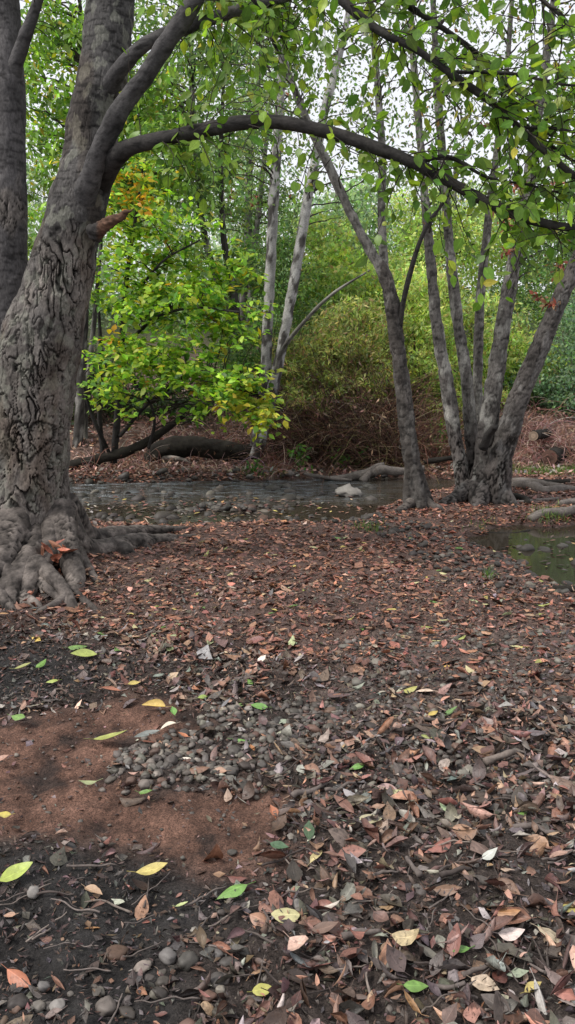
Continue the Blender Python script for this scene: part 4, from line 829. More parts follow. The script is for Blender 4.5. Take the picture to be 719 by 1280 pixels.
addst(1100, [(-2.2, 8.2), (.7, 8.3), (.7, 9.2), (-2.2, 9.3)], .02, .055, .3, (3, 4, 1, 5, .6, .4))
addst(500, [(-2.4, 7.5), (1., 7.6), (1., 7.95), (-2.4, 7.9)], .012, .035, .3, (3, 5, 1, 5, .6, .4))
addst(160, [(-3, 10.6), (2, 10.7), (2, 11.3), (-3, 11.2)], .02, .06, .3, (3, 4, 1, 4, 1, .6))
addst(120, [(-4, 10.4), (-1, 10.5), (-1, 10.9), (-4, 10.8)], .015, .03, .5, (3, 4, 1, 4, 1, .6))
addst(45, [(-2.6, 9.2), (.9, 9.2), (1.2, 10.5), (-2.6, 10.5)], .035, .085, 9., (2, 4, 1, 5, .4, .3))
addst(40, [(-2.3, 7.9), (.9, 8.), (.9, 8.5), (-2.3, 8.4)], .03, .07, 9., (2, 4, 1, 5, .4, .3))
addst(26, [(1.7, 5.6), (3., 5.4), (3., 7.2), (1.8, 7.2)], .02, .06, 9., (2, 4, 1, 5, .4, .3))
ST = np.array([c[:4] for c in cand]); SK = np.array([c[4] for c in cand]); sgz = ground(ST[:, 0], ST[:, 1])
s_, m_, p_, pa_ = zones(ST[:, 0], ST[:, 1]); sgz = sgz - .02 * s_ - .012 * m_ + .012 * fbm(v3(ST[:, 0] * 6, ST[:, 1] * 6, 1), 4) * (1 - .5 * s_)
spx, spy = proj(np.stack([ST[:, 0], ST[:, 1], sgz], 1)); inf = (spx > 5) & (spx < 714) & (spy < 1272)
inw = ST[:, 3] > 5; sgz = np.where(inw, np.maximum(sgz, WATER - ST[:, 2] * .15), sgz); ST[inw, 3] = .7; ok = (sgz > WATER - .045) | inw
score = np.where(inf & ok, ST[:, 2] / ST[:, 1], -1); order = np.argsort(-score); indiv = set(order[:300].tolist())
sv, sf, sc_, so = [], [], [], 0
ZN = {0: 'on the pebble patch by the red sand', 1: 'bedded in dirt behind the litter', 2: 'in the black mud', 3: 'among the leaf litter', 4: 'on the red sand'}
def zname(x, y_):
    for k in (0, 1, 2):
        if sd(PEB[k], np.array([x]), np.array([y_]))[0] < .04: return ZN[k]
    if sd(SAND, np.array([x]), np.array([y_]))[0] < 0: return ZN[4]
    return ZN[3] if y_ < 4.5 else 'on the damp gravel by the water'
big_st = [(272, 1228, 36, 3, 'large dark round stone at the bottom edge beside the leaf litter'), (210, 1196, 28, 0, 'cracked dark grey stone at the bottom left above the round stone'), (55, 1234, 24, 0, 'smooth pale grey round stone in the mud, bottom left corner'), (372, 1132, 20, 2, 'light grey stone beside the pale yellow leaf at the bottom centre'), (275, 1192, 22, 1, 'bluish grey stone at the bottom centre left'), (42, 1116, 22, 2, 'pale stone next to the green-yellow leaf at the left edge'), (72, 1258, 24, 2, 'grey stone at the bottom left edge, right of the orange tan leaf')]
for px, py, w, k, lab in big_st:
    p = G(px, py); r = .5 * w * p[1] / F * 1.05; V, f = stonegeo(p + np.array([0, 0, r * .1]), r * .82, .7, 3, rng.uniform(0, 50), rg=.26)
    tag(mk('stone', V, [f], MSTONE, None, np.array(STC[k]) * (1 + .2 * fbm(V * 60, 2))[:, None], origin=p), lab, 'stone')
for k in range(len(ST)):
    if not ok[k]: continue
    x, y_, r, emb = ST[k]; flat = rng.uniform(.5, .8); p = np.array([x, y_, sgz[k] + r * flat * (.75 - emb)])
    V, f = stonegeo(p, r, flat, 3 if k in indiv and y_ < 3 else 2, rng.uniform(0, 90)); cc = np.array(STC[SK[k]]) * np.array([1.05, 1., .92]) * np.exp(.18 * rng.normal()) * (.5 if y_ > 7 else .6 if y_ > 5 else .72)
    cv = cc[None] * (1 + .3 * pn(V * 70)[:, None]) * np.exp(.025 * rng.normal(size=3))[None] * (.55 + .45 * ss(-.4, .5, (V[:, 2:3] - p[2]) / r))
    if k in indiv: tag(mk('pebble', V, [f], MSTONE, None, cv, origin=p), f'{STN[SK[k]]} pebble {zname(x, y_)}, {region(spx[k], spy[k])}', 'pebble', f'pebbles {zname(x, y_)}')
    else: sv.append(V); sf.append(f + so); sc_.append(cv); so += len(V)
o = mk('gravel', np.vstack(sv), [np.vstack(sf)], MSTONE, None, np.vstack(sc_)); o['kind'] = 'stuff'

# ------------------------------------------------------------------ leaf litter
def hsurf(x, y_):
    s_, m_, p_, pa_ = zones(x, y_); n8_ = fbm(v3(x * 6, y_ * 6, 1), 4)
    return ground(x, y_) + .012 * n8_ * (1 - .5 * s_) - .02 * s_ - .012 * m_ + .010 * fbm(v3(x * 18, y_ * 18, 3), 4) * (1 - .55 * s_), s_, m_, p_, pa_
BRN = [(.135, .070, .050), (.098, .052, .040), (.185, .105, .072), (.078, .052, .042), (.058, .046, .040), (.27, .175, .125), (.15, .132, .118), (.21, .105, .065), (.24, .215, .19)]
BNM = ['reddish brown', 'dark reddish brown', 'russet', 'dark brown', 'blackish brown', 'tan', 'weathered grey', 'orange brown', 'pale grey']
W_right = (2.6, 2.2, 1.6, 3.2, 3.0, 1.3, 2.6, .5, .6); W_path = (4.5, 3.2, 3, 1.2, .5, .55, .4, .8, .12); W_mud = (.7, .8, .3, 2.2, 5, .15, .6, .2, .1)
N = 195000
x = rng.uniform(-1, 1, N); y_ = np.sqrt(rng.uniform(1.2 ** 2, 11.3 ** 2, N)); x = x * (.44 * y_ + 1.5)
dl = sd(STREAM, x, y_); h, s_, m_, p_, pa_ = hsurf(x, y_)
right = (1 - s_) * (1 - m_) * (1 - pa_)
dens = (1.25 * (y_ < 4.)  + 1.05 * (y_ >= 4.)) * np.clip(.95 * right + .80 * pa_ * (1 - s_) * (1 - m_), 0, 1) * (1 - .8 * p_[0]) * (1 - .3 * p_[1]) + .30 * m_ + .015 * s_
patchy = .62 + .6 * fbm(v3(x * 2.2, y_ * 2.2, 6), 3)
dens = dens * np.clip(patchy, .12, 1.1) * (h > WATER + .0)
kp = rng.random(N) < dens; x, y_, h, s_, m_, pa_, right = [a[kp] for a in (x, y_, h, s_, m_, pa_, right)]; N = len(x)
zn = np.where(m_ > .5, 2, np.where(pa_ > .5, 1, 0))
cR, kR = pal(N, BRN, W_right, .22); cP, kP = pal(N, BRN, W_path, .2); cP = cP * np.array([1.18, .98, .90]); cM, kM = pal(N, BRN, W_mud, .25)
col = np.where((zn == 2)[:, None], cM, np.where((zn == 1)[:, None], cP, cR)); kc = np.where(zn == 2, kM, np.where(zn == 1, kP, kR))
L = np.exp(rng.normal(size=N) * .42) * np.where(zn == 1, .038, np.where(zn == 2, .034, .046)) ; L = np.clip(L, .012, .105)
# larger, fresher leaves towards the lower right
br = ss(2.7, 1.7, y_) * ss(.0, .7, x); bigk = rng.random(N) < .34 * br; L = np.where(bigk, rng.uniform(.065, .105, N), L)
nearroot = np.exp(-(((x + 1.45) / .7) ** 2 + ((y_ - 5.0) / .9) ** 2)); fl_ = rng.random(N) < .6 * nearroot; cF, kF = pal(N, BRN, (3, 1, 4, .6, .1, 1, .1, 2, 0), .2); col[fl_] = cF[fl_]; kc = np.where(fl_, kF, kc)
thick = .018 * right + .008 * pa_ + .006 + .05 * np.exp(-(((x + 1.5) / .45) ** 2 + ((y_ - 5.1) / .5) ** 2))
z = h + rng.random(N) ** 1.5 * thick + .003
az = rng.uniform(0, 2 * np.pi, N); tl = rng.normal(size=N) * np.where(zn == 1, .09, .28)
fw = np.stack([np.cos(az) * np.cos(tl), np.sin(az) * np.cos(tl), np.sin(tl)], 1); up = nrm(np.stack([rng.normal(size=N) * .32, rng.normal(size=N) * .32, np.ones(N)], 1))
W_ = L * rng.uniform(.46, .74, N) * np.where(rng.random(N) < .14, .5, 1.)
fl2 = np.where(zn == 1, .55, 1.); cup = rng.normal(size=N) * .5 * fl2; bend = rng.normal(size=N) * .85 * fl2
lay = (z - h) / (thick + .003); col = col * (.58 + .95 * ss(.05, .8, lay))[:, None]  # painted depth shade: buried leaves coloured darker, top ones lighter
roll = rng.random(N) < .2; cup = np.where(roll, np.sign(cup) * rng.uniform(1., 1.6, N), cup)
pos = np.stack([x, y_, z], 1) - fw * (L / 2)[:, None]
px_, py_ = proj(np.stack([x, y_, z], 1)); inf = (px_ > 8) & (px_ < 711) & (py_ < 1270)
top = (z - h) > .25 * thick
score = np.where(inf & top, L * W_ / y_ ** 2 * (y_ < 5), -1); order = np.argsort(-score); ind = order[:280]; rest = np.ones(N, bool); rest[ind] = False
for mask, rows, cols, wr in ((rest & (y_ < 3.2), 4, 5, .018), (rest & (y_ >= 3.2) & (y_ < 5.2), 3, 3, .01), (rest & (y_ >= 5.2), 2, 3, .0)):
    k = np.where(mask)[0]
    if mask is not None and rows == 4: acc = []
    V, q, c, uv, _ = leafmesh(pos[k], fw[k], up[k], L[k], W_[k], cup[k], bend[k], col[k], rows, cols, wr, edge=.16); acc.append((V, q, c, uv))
# shredded fragments and bark chips
Nf = 110000; xf = rng.uniform(-1, 1, Nf); yf = np.sqrt(rng.uniform(1.2 ** 2, 5.5 ** 2, Nf)); xf = xf * (.42 * yf + 1.2); hf, s2, m2, p2, pa2 = hsurf(xf, yf)
kp = rng.random(Nf) < np.clip((1 - s2) * (.9 - .3 * pa2) + .11 * s2 - .3 * p2[0], 0, 1); xf, yf, hf, m2, pa2 = xf[kp], yf[kp], hf[kp], m2[kp], pa2[kp]; Nf = len(xf)
cf, _ = pal(Nf, BRN, (2, 2.4, .8, 3.6, 5, .5, 1.8, .4, .35), .3); cf = cf * np.where(m2 > .5, .6, 1.)[:, None]
Lf = np.exp(rng.normal(size=Nf) * .45) * .016; azf = rng.uniform(0, 6.28, Nf); tf = rng.normal(size=Nf) * .4
fwf = np.stack([np.cos(azf) * np.cos(tf), np.sin(azf) * np.cos(tf), np.sin(tf)], 1); upf = nrm(np.stack([rng.normal(size=Nf) * .4, rng.normal(size=Nf) * .4, np.ones(Nf)], 1))
V, q, c, uv, _ = leafmesh(np.stack([xf, yf, hf + rng.random(Nf) * .012 + .002], 1), fwf, upf, Lf, Lf * rng.uniform(.2, .8, Nf), rng.normal(size=Nf) * .5, 0, cf, 2, 3, .05, edge=.3); acc.append((V, q, c, uv))
# leaves carpeting the far bank and floating in the shallows
Nb = 15000; xb = rng.uniform(-6, 6, Nb); yb = rng.uniform(10.7, 16, Nb); hb = ground(xb, yb); kb = hb > WATER; xb, yb, hb = xb[kb], yb[kb], hb[kb]; Nb = len(xb)
cb, _ = pal(Nb, BRN + [(.22, .12, .10)], (3, 2, 3, 1, .6, 3, 1.5, 1.2, .6, 3), .25); cb = cb * 1.5; Lb = rng.uniform(.05, .11, Nb)
V, q, c, uv, _ = leafmesh(np.stack([xb, yb, hb + rng.random(Nb) * .05], 1), nrm(rng.normal(size=(Nb, 3)) * np.array([1, 1, .4])), nrm(rng.normal(size=(Nb, 3)) * .5 + np.array([0, -.2, 1])), Lb, Lb * .5, .4, .5, cb, 2, 3); acc.append((V, q, c, uv))
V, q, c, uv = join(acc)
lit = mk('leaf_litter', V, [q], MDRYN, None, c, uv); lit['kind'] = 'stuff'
Nw = 900; xw = rng.normal(-.9, 1.2, Nw); yw = rng.normal(8.75, .45, Nw); hw_ = ground(xw, yw); zw = np.maximum(hw_ + .01, WATER + .006); xw[-160:] = rng.uniform(1.5, 3.2, 160); yw[-160:] = rng.uniform(5.2, 7.4, 160); hw_ = ground(xw, yw); zw = np.maximum(hw_ + .01, WATER + .006)
kb = (sd(STREAM, xw, yw) < 0) | (sd(POOL, xw, yw) < .15); xw, yw, zw = xw[kb], yw[kb], zw[kb]; Nw = len(xw)
cw, _ = pal(Nw, BRN + [(.4, .32, .10), (.3, .2, .08)], (1, 2, 1, 3, 4, 1, 1, 1, .4, .45, .5), .25); Lw = rng.uniform(.04, .09, Nw)
V, q, c, uv, _ = leafmesh(np.stack([xw, yw, zw], 1), nrm(rng.normal(size=(Nw, 3)) * np.array([1, 1, .05])), nrm(rng.normal(size=(Nw, 3)) * .1 + np.array([0, 0, 1])), Lw, Lw * .55, .3, .3, cw, 2, 3)
mk('floating_leaves', V, [q], MDRYN, None, c, uv)['kind'] = 'stuff'
def one_leaf(name, p, f, u, L1, W1, cu, be, cl, label, group, mt=MDRYN, stalk=True, wr=.012, ed=.06):
    V, q, c, uv, _ = leafmesh(p[None], f[None], u[None], np.array([L1]), np.array([W1]), np.array([cu]), np.array([be]), np.asarray(cl)[None], 7, 5, wr, edge=ed)
    parts = [(V, q, c, uv)]
    ff = nrm(f); 
    if stalk:
        t = np.linspace(0, 1, 4)[:, None]; pth = p - ff * t * L1 * .28 + np.array([0, 0, .004]) * t; Vs, qs = stems(pth[None], np.full((1, 4), .0011), 3); parts.append((Vs, qs, np.asarray(cl)[None] * .7 * np.ones((len(Vs), 1)), np.tile([[.2, .3]], (len(Vs), 1))))
    V, q, c, uv = join(parts); o = mk(name, V, [q], mt, None, c, uv, origin=p); tag(o, label, 'leaf', group); return o
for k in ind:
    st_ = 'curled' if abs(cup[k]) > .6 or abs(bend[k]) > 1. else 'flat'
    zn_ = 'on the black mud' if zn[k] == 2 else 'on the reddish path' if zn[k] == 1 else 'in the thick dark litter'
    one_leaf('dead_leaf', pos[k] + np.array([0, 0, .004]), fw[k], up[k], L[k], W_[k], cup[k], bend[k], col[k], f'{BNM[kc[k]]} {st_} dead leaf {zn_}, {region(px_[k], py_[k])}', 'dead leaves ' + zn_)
# fresh yellow and green leaves that stand out
COLN = dict(yg=(.33, .36, .10), y=(.50, .40, .12), g=(.15, .27, .07), pg=(.42, .46, .24), py=(.52, .48, .24), dg=(.07, .13, .06), or_=(.36, .165, .085), ta=(.36, .24, .15), gg=(.17, .20, .15), pk=(.36, .18, .13), wh=(.6, .6, .5), br=(.17, .10, .07))
FL = [(105, 822, 'yg', 30, 'yellow-green leaf on the black mud near the roots, longest of that row'), (97, 811, 'g', 22, 'light green leaf just behind the longest leaf on the mud near the roots'), (52, 834, 'g', 20, 'tilted green leaf left of the row of leaves near the roots'), (65, 854, 'yg', 15, 'small yellow-green leaf at the rim of mud and red sand'), (46, 803, 'y', 18, 'yellow leaf nearest the roots on the left'), (30, 840, 'yg', 22, 'folded yellow-green leaf on the mud near the left edge'), (137, 868, 'or_', 26, 'orange tan leaf at the upper rim of the red sand'), (192, 886, 'y', 28, 'yellow folded leaf on the upper rim of the red sand'), (217, 894, 'g', 18, 'green leaf standing on the sand just left of the pebble patch top'), (24, 902, 'g', 25, 'green leaf on the red sand at the left edge'), (140, 928, 'yg', 46, 'long narrow yellow-green leaf at the left tip of the pebble patch'), (108, 985, 'pg', 28, 'pale green leaf on red sand below the long narrow leaf'), (184, 998, 'g', 22, 'green leaf on red sand below the pebble patch'), (4, 955, 'ta', 18, 'tan leaf cut by the left edge on the red sand'), (5, 1024, 'y', 18, 'yellow leaf cut by the left edge at the lower rim of the sand'), (22, 1099, 'yg', 42, 'large green-yellow leaf by a pale stone at the left edge'), (192, 1097, 'y', 42, 'large pale yellow leaf at the lower rim of the red sand'), (118, 1121, 'ta', 30, 'curled tan yellow leaf on black mud'), (122, 1139, 'br', 20, 'small brown yellow leaf under the curled tan leaf on mud'), (289, 1117, 'g', 44, 'large fresh green leaf where sand meets mud'), (228, 1139, 'pg', 16, 'small pale green leaf on the black mud'), (12, 1150, 'ta', 16, 'small tan leaf on mud at the left edge'), (24, 1228, 'or_', 46, 'orange tan leaf in the bottom left corner'), (357, 1150, 'py', 36, 'round pale yellow leaf at the bottom centre by a light grey stone'), (325, 1154, 'pk', 30, 'pinkish brown folded leaf left of the round pale yellow leaf'), (341, 1021, 'or_', 24, 'orange leaf standing at the right rim of the red sand'), (220, 849, 'yg', 14, 'yellow-green leaf behind the red sand'), (168, 858, 'y', 15, 'yellow leaf just behind the red sand'), (312, 856, 'g', 14, 'small upright green leaf behind the pebble patch'), (255, 874, 'yg', 15, 'yellow-green leaf at the top of the pebble patch'), (300, 884, 'g', 13, 'small green leaf at the back of the pebble patch'), (324, 887, 'g', 20, 'green leaf at the back right of the pebble patch'), (303, 928, 'g', 24, 'green curled leaf on the middle of the pebble patch'), (236, 953, 'wh', 16, 'whitish leaf on the pebble patch'), (229, 924, 'or_', 14, 'small orange leaf on the left of the pebble patch'), (272, 968, 'ta', 22, 'tan leaf on the lower rim of the pebble patch'), (248, 966, 'br', 28, 'brown leaf lying on the lower pebbles'), (185, 925, 'gg', 32, 'grey-green leaf on the left of the pebble patch'), (210, 910, 'wh', 20, 'pale grey leaf at the upper left of the pebble patch'), (315, 940, 'or_', 15, 'upright orange leaf on the right of the pebble patch'), (328, 1244, 'yg', 26, 'yellow-green leaf at the bottom edge near the large dark round stone'), (350, 1065, 'dg', 28, 'dark green leaf beside the lower right sand'), (502, 998, 'py', 36, 'pale yellow-green leaf on dark litter, upper of the two big pale leaves'), (462, 1030, 'py', 36, 'pale yellow oval leaf on dark litter, lower left of the other pale leaf'), (395, 1075, 'py', 32, 'pale yellow upright leaf with stalk at centre'), (446, 963, 'g', 20, 'bright green leaf alone on dark litter right of the pebble patch'), (386, 1045, 'dg', 34, 'dark green glossy leaf above the pale yellow upright leaf'), (555, 1016, 'pg', 15, 'small pale green leaf right of the two pale leaves'), (568, 981, 'gg', 28, 'grey-green leaf on the litter above the small pale green leaf'), (513, 867, 'yg', 18, 'yellow-green leaf among the rear pebbles at centre right'), (541, 897, 'y', 15, 'yellow leaf in the litter beside a green one, right of centre'), (562, 896, 'g', 24, 'green narrow leaf beside the small yellow one, right of centre'), (534, 925, 'yg', 15, 'yellow-green leaf below the yellow and green pair'), (560, 835, 'y', 15, 'yellow upright leaf among the embedded pebbles'), (587, 842, 'py', 16, 'pale leaf right of the yellow upright leaf among pebbles'), (606, 859, 'ta', 20, 'tan yellow leaf at the rear right pebbles'), (675, 832, 'yg', 18, 'yellow-green leaf on the pebbles near the right edge'), (602, 945, 'ta', 28, 'tan orange leaf lying above the long stick at right'), (519, 955, 'pk', 28, 'pinkish tan leaf right of centre'), (578, 1042, 'ta', 24, 'light tan curled leaf in the middle of the right litter'), (510, 1177, 'or_', 34, 'peach orange rolled leaf low right of centre'), (520, 1240, 'g', 32, 'green leaf at the bottom edge right of centre'), (576, 1195, 'g', 24, 'green leaf half covered in litter, lower right'), (712, 1142, 'yg', 26, 'yellow-green leaf cut by the right edge'), (708, 1250, 'pk', 32, 'pinkish leaf in the bottom right corner'), (636, 1266, 'gg', 36, 'grey-green leaf at the bottom edge, right'), (635, 1150, 'or_', 34, 'orange tan leaf in the lower right litter'), (666, 1242, 'y', 30, 'brownish yellow leaf near the bottom right corner'), (652, 1022, 'g', 16, 'small green leaf in the right litter'), (640, 930, 'pk', 22, 'pinkish leaf in the litter toward the right edge'), (696, 1060, 'or_', 30, 'upright orange leaf at the right edge'), (408, 1170, 'br', 38, 'brown flat leaf low at centre'), (560, 1120, 'br', 36, 'brown oval leaf in the lower right litter'), (612, 1075, 'wh', 26, 'torn pale grey leaf in the right litter'), (640, 1175, 'wh', 34, 'silvery weathered leaf low at the right')]
for px, py, cn, lp, lab in FL:
    p = G(px, py); L1 = lp * p[1] / F * 1.12; a = rng.uniform(-.7, .7) + (np.pi if rng.random() < .5 else 0)
    if 'upright' in lab or 'tilted' in lab or 'standing' in lab: a = rng.uniform(.8, 2.2)
    f = np.array([math.cos(a), math.sin(a), rng.uniform(-.05, .18)]); u = nrm(np.array([rng.normal() * .15, -.25 + rng.normal() * .15, 1.]))
    W1 = L1 * (.3 if 'narrow' in lab else .75 if 'round' in lab else rng.uniform(.46, .6))
    cl = np.array(COLN[cn]) * np.exp(.08 * rng.normal(size=3)) * .85
    one_leaf('fallen_leaf', p + np.array([0, 0, .018]) - nrm(f) * L1 / 2, f, u, L1, W1, rng.choice([-1, 1]) * rng.uniform(.1, .8 if 'fold' in lab or 'curl' in lab or 'roll' in lab else .45), rng.uniform(-.7, .8), cl, lab, None, MFRESH, wr=.006, ed=.03)
grp = 'small yellowish leaves on the reddish path'
for k in range(150):
    px, py = rng.uniform(110, 715), 670 + 150 * rng.random() ** 1.2
    if px < 250 and py < 720: continue
    p = G(px, py)
    if sd(POOL, np.array([p[0]]), np.array([p[1]]))[0] < .1: continue
    L1 = rng.uniform(.045, .085); a = rng.uniform(0, 6.28); f = np.array([math.cos(a), math.sin(a), .05]); cn = rng.choice(['yg', 'y', 'pg', 'py', 'g', 'ta', 'pk'])
    nm = dict(yg='yellow-green', y='yellow', pg='pale green', py='pale yellow', g='green', ta='tan', pk='pinkish')[cn]
    one_leaf('fallen_leaf', p + np.array([0, 0, .012]) - f * L1 / 2, f, nrm(np.array([rng.normal() * .2, rng.normal() * .2, 1])), L1, L1 * .5, rng.normal() * .4, rng.normal() * .5, np.array(COLN[cn]) * .8, f'small {nm} leaf on the reddish path, {"left" if px < 300 else "middle" if px < 520 else "right"} side {"near the water" if py < 720 else "mid way" if py < 770 else "toward the pebbles"}', grp)
# red-orange leaves caught between the roots
for k in range(20):
    p = P(rng.uniform(50, 82), rng.uniform(675, 712), rng.uniform(5.1, 5.3)); L1 = rng.uniform(.07, .11); f = nrm(rng.normal(size=3) + np.array([0, 0, -.6])); cl, kk = pal(1, [(.30, .10, .06), (.36, .16, .10), (.2, .08, .05)], None, .15)
    one_leaf('dead_leaf', p, f, rdir(1)[0], L1, L1 * .55, rng.normal() * .5, rng.normal() * .6, cl[0], 'reddish orange dead leaf caught in the hollow between the big roots', 'leaves caught in the roots', stalk=False)

# ------------------------------------------------------------------ twigs on the ground
TW = [(.085, .07, .062), (.12, .10, .09), (.05, .04, .036), (.17, .14, .12)]; TN = ['brown', 'grey', 'dark', 'pale']
def stick(p, a, L1, r, k, label, group=None, wob=.06, lift=.0):
    t = np.linspace(0, 1, 9)[:, None]; d = np.array([math.cos(a), math.sin(a), 0]); n = np.array([-d[1], d[0], 0]); w = (np.interp(np.arange(9), [0, 2, 4, 6, 8], np.concatenate([[0], np.cumsum(rng.normal(size=4))])))[:, None] * wob * L1 * .55
    q = p + d * (t - .5) * L1 + n * w; q[:, 2] = hsurf(q[:, 0], q[:, 1])[0] + r * .8 + .014 + lift * t[:, 0]
    V, D, f, S, rr = tube(np.concatenate([q, np.linspace(r, r * .55, 9)[:, None]], 1), 9, .012); VV, fs = capped(V + (D * (.25 * r * fbm(V * 30, 2))[..., None]), f)
    return tag(mk('stick', VV, fs, MTWIG, None, np.array(TW[k]) * np.exp(.15 * rng.normal()) * (1 + .25 * fbm(VV * 40, 2))[:, None], origin=p), label, 'stick', group)
for px, py, a, lp, wp, k, lab in [(388, 995, .45, 50, 9, 1, 'crooked grey stick between the pebble patch and the litter'), (425, 990, .55, 45, 6, 0, 'thin brown stick right of the crooked grey stick'), (630, 950, .5, 62, 11, 3, 'pale broken stick slanting in the right litter'), (668, 1046, -.3, 50, 9, 1, 'thick grey stick in the litter near the right edge'), (515, 1092, 1.9, 42, 9, 1, 'short grey stick standing toward the viewer, right of centre'), (570, 1098, .3, 44, 9, 2, 'dark bent stick in the litter right of centre'), (452, 1176, .12, 50, 10, 1, 'grey stick low at centre'), (545, 1265, .5, 50, 3, 3, 'pale straw at the bottom edge, centre right'), (440, 1215, .3, 50, 3, 3, 'pale straw at the bottom, centre'), (560, 1060, .1, 60, 3, 3, 'thin pale straw crossing the litter right of centre'), (115, 1085, .12, 62, 4, 1, 'forked grey twig on the black mud'), (650, 1000, .1, 45, 5, 0, 'brown stick in the litter at right'), (555, 905, -.2, 50, 5, 0, 'brown stick behind the yellow and green leaf pair'), (520, 915, .05, 60, 6, 2, 'dark stick lying level right of centre'), (480, 1100, .2, 40, 6, 1, 'grey stick right of the pale yellow upright leaf'), (600, 1215, .5, 60, 8, 0, 'brown stick in the lower right litter'), (560, 1240, .1, 44, 9, 1, 'grey chunk of stick at the bottom, right of the green leaf'), (680, 860, .7, 40, 3, 2, 'dark twig on the rear pebbles near the right edge')]:
    p = G(px, py); stick(p, a, lp * p[1] / F * 1.1, .5 * wp * p[1] / F, k, lab, wob=.08)
for k in range(110):
    px, py = (rng.uniform(330, 712), rng.uniform(860, 1270)) if k < 85 else (rng.uniform(5, 330), rng.uniform(1100, 1270))
    p = G(px, py); kk = rng.integers(0, 4); stick(p, rng.uniform(0, 3.14), rng.uniform(.05, .17), rng.uniform(.0012, .0042), kk, f'small {TN[kk]} twig in the litter, {region(px, py)}', 'small twigs in the litter', .05)

# ------------------------------------------------------------------ low green plants and grass
def tuft(cells, n, Lr, palette, name, wts=None):
    V_, q_, c_, u_ = [], [], [], []; acc = []
    for px, py, rx, ry, k in cells:
        m__ = int(n * k); ppx = px + rng.normal(size=m__) * rx; ppy = py + rng.normal(size=m__) * ry; pts = np.array([G0(a_, b_, 0.) for a_, b_ in zip(ppx, ppy)])
        if py < 606: pts = np.stack([(ppx - 359.5) / F * 11.3, 11.3 + rng.normal(size=m__) * .3], 1)
        zz = ground(pts[:, 0], pts[:, 1]); kb = zz > WATER + .01; pts, zz = pts[kb], zz[kb]; m__ = len(zz)
        L_ = rng.uniform(*Lr, m__); cl, _ = pal(m__, palette, wts, .2)
        V, q, c, uv, _ = leafmesh(np.stack([pts[:, 0], pts[:, 1], zz], 1), nrm(rng.normal(size=(m__, 3)) * .35 + np.array([0, 0, 1])), rdir(m__), L_, L_ * .07, .1, rng.normal(size=m__) * .7, cl, 3, 3); acc.append((V, q, c, uv))
    V, q, c, uv = join(acc); mk(name, V, [q], MGRASS, None, c, uv)['kind'] = 'stuff'
tuft([(690, 596, 26, 4, 1.), (660, 600, 12, 4, .4), (720, 600, 20, 5, .6), (640, 650, 8, 4, .12), (690, 640, 14, 4, .25), (612, 650, 10, 5, .08), (320, 600, 10, 3, .2), (345, 602, 20, 3, .15), (470, 606, 20, 2, .1), (460, 660, 10, 2, .06), (610, 720, 4, 3, .03)], 1500, (.03, .11), [(.07, .14, .03), (.10, .19, .04), (.16, .22, .06)], 'grass')
def herb(px, py, Yd, hpx, n, label):
    p = P(px, py, Yd); p[2] = gz(p[0], p[1]); t = thing('green_plant', label, 'plant', p, 'low green plants on the far bank'); K = 6; m__ = 14; H_ = hpx * Yd / F
    d = nrm(rng.normal(size=(m__, 3)) * .5 + np.array([0, 0, 1])); tt = np.linspace(0, 1, K); q = p + d[:, None] * (tt[None, :, None] * H_ * rng.uniform(.6, 1.1, m__)[:, None, None])
    V, f = stems(q, np.full((m__, K), .003), 3); mk('stems', V, [f], MTWIG, t, np.array([.06, .10, .03])[None] * np.ones((len(V), 1)))
    i = rng.integers(0, m__, n); j = rng.integers(1, K, n); L_ = rng.uniform(.05, .1, n); cl, _ = pal(n, [(.06, .17, .04), (.09, .23, .05), (.14, .27, .05)], None, .15)
    V, f, c, uv, _ = leafmesh(q[i, j], nrm(rng.normal(size=(n, 3)) + np.array([0, -.2, .1])), nrm(rng.normal(size=(n, 3)) * .4 + np.array([0, 0, 1])), L_, L_ * .6, .2, -.3, cl, 2, 3); mk('foliage', V, [f], MLEAF, t, c, uv)
herb(375, 596, 11.4, 34, 110, 'fresh green plant on the far bank right of the two pale stems')
herb(425, 590, 11.8, 26, 90, 'green plant in the shade of the dark brush above the pale rock')
herb(452, 578, 12., 30, 60, 'small green plant in the brush left of the forked trunk')
herb(548, 560, 12.2, 50, 130, 'bright green plant between the forked trunk and the five trunks')
herb(318, 604, 11.1, 18, 60, 'low green plant at the creek rim under the two pale stems')

# ------------------------------------------------------------------ camera, light
cam = bpy.data.cameras.new('camera'); co = bpy.data.objects.new('camera', cam); C.objects.link(co)
cam.sensor_fit = 'VERTICAL'; cam.sensor_height = 36; cam.lens = 36 * F / 1280; cam.clip_end = 2000; cam.clip_start = .05
co.location = (0, 0, CAMZ); co.rotation_euler = (math.pi / 2 - TH, 0, 0); bpy.context.scene.camera = co
SUN_EL, SUN_AZ = R(52), R(-112)      # azimuth measured from +Y towards +X
sd_ = Vector((math.sin(SUN_AZ) * math.cos(SUN_EL), math.cos(SUN_AZ) * math.cos(SUN_EL), math.sin(SUN_EL)))
sl = bpy.data.lights.new('sun', 'SUN'); sl.energy = 3.6; sl.angle = R(14); sl.color = (1, .96, .9)
so_ = bpy.data.objects.new('sun', sl); C.objects.link(so_); so_.rotation_euler = sd_.to_track_quat('Z', 'Y').to_euler()
w = bpy.data.worlds.new('World'); bpy.context.scene.world = w; w.use_nodes = True; nt = w.node_tree; ns, ln = nt.nodes, nt.links; ns.clear()
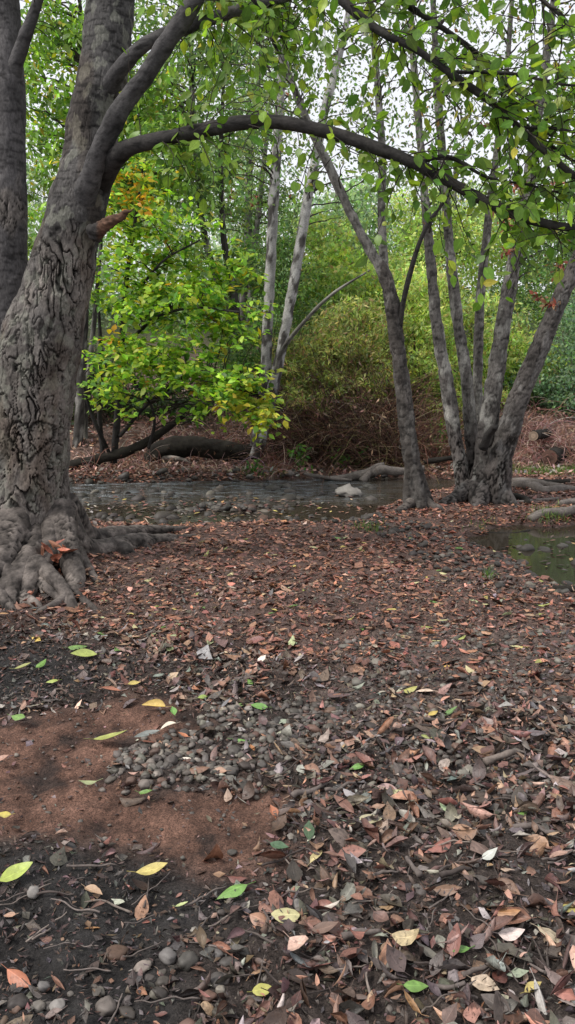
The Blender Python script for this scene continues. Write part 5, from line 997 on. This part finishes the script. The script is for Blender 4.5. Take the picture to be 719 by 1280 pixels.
out = ns.new('ShaderNodeOutputWorld'); bg = ns.new('ShaderNodeBackground'); sky = ns.new('ShaderNodeTexSky'); sky.sky_type = 'NISHITA'; sky.sun_disc = False
sky.sun_elevation = SUN_EL; sky.sun_rotation = SUN_AZ; sky.dust_density = 2.
mx = ns.new('ShaderNodeMix'); mx.data_type = 'RGBA'; mx.inputs[0].default_value = .8
tc = ns.new('ShaderNodeTexCoord'); nz = ns.new('ShaderNodeTexNoise'); nz.inputs['Scale'].default_value = 2.5; nz.inputs['Detail'].default_value = 5; ln.new(tc.outputs['Generated'], nz.inputs['Vector'])
cr_ = ns.new('ShaderNodeMapRange'); cr_.inputs[3].default_value = 9.; cr_.inputs[4].default_value = 11.; ln.new(nz.outputs['Fac'], cr_.inputs[0])
cc_ = ns.new('ShaderNodeVectorMath'); cc_.operation = 'SCALE'; cc_.inputs[0].default_value = (.985, .985, 1.03); sxyz = ns.new('ShaderNodeSeparateXYZ'); ln.new(tc.outputs['Generated'], sxyz.inputs[0])
el = ns.new('ShaderNodeMapRange'); el.inputs[1].default_value = .35; el.inputs[2].default_value = 1.; el.inputs[3].default_value = 1.; el.inputs[4].default_value = 1.25; ln.new(sxyz.outputs[2], el.inputs[0])
ml = ns.new('ShaderNodeMath'); ml.operation = 'MULTIPLY'; ln.new(cr_.outputs[0], ml.inputs[0]); ln.new(el.outputs[0], ml.inputs[1]); ln.new(ml.outputs[0], cc_.inputs['Scale'])
ln.new(sky.outputs[0], mx.inputs[6]); ln.new(cc_.outputs[0], mx.inputs[7]); ln.new(mx.outputs[2], bg.inputs['Color']); bg.inputs['Strength'].default_value = .12; ln.new(bg.outputs[0], out.inputs[0])
sc = bpy.context.scene
sc.view_settings.view_transform = 'Standard'; sc.view_settings.look = 'None'; sc.view_settings.exposure = 0; sc.view_settings.gamma = 1
sc.cycles.max_bounces = 12; sc.cycles.diffuse_bounces = 6; sc.cycles.transmission_bounces = 6; sc.cycles.glossy_bounces = 3; sc.cycles.use_denoising = True
for o in bpy.data.objects:
    if '_o' in o: del o['_o']
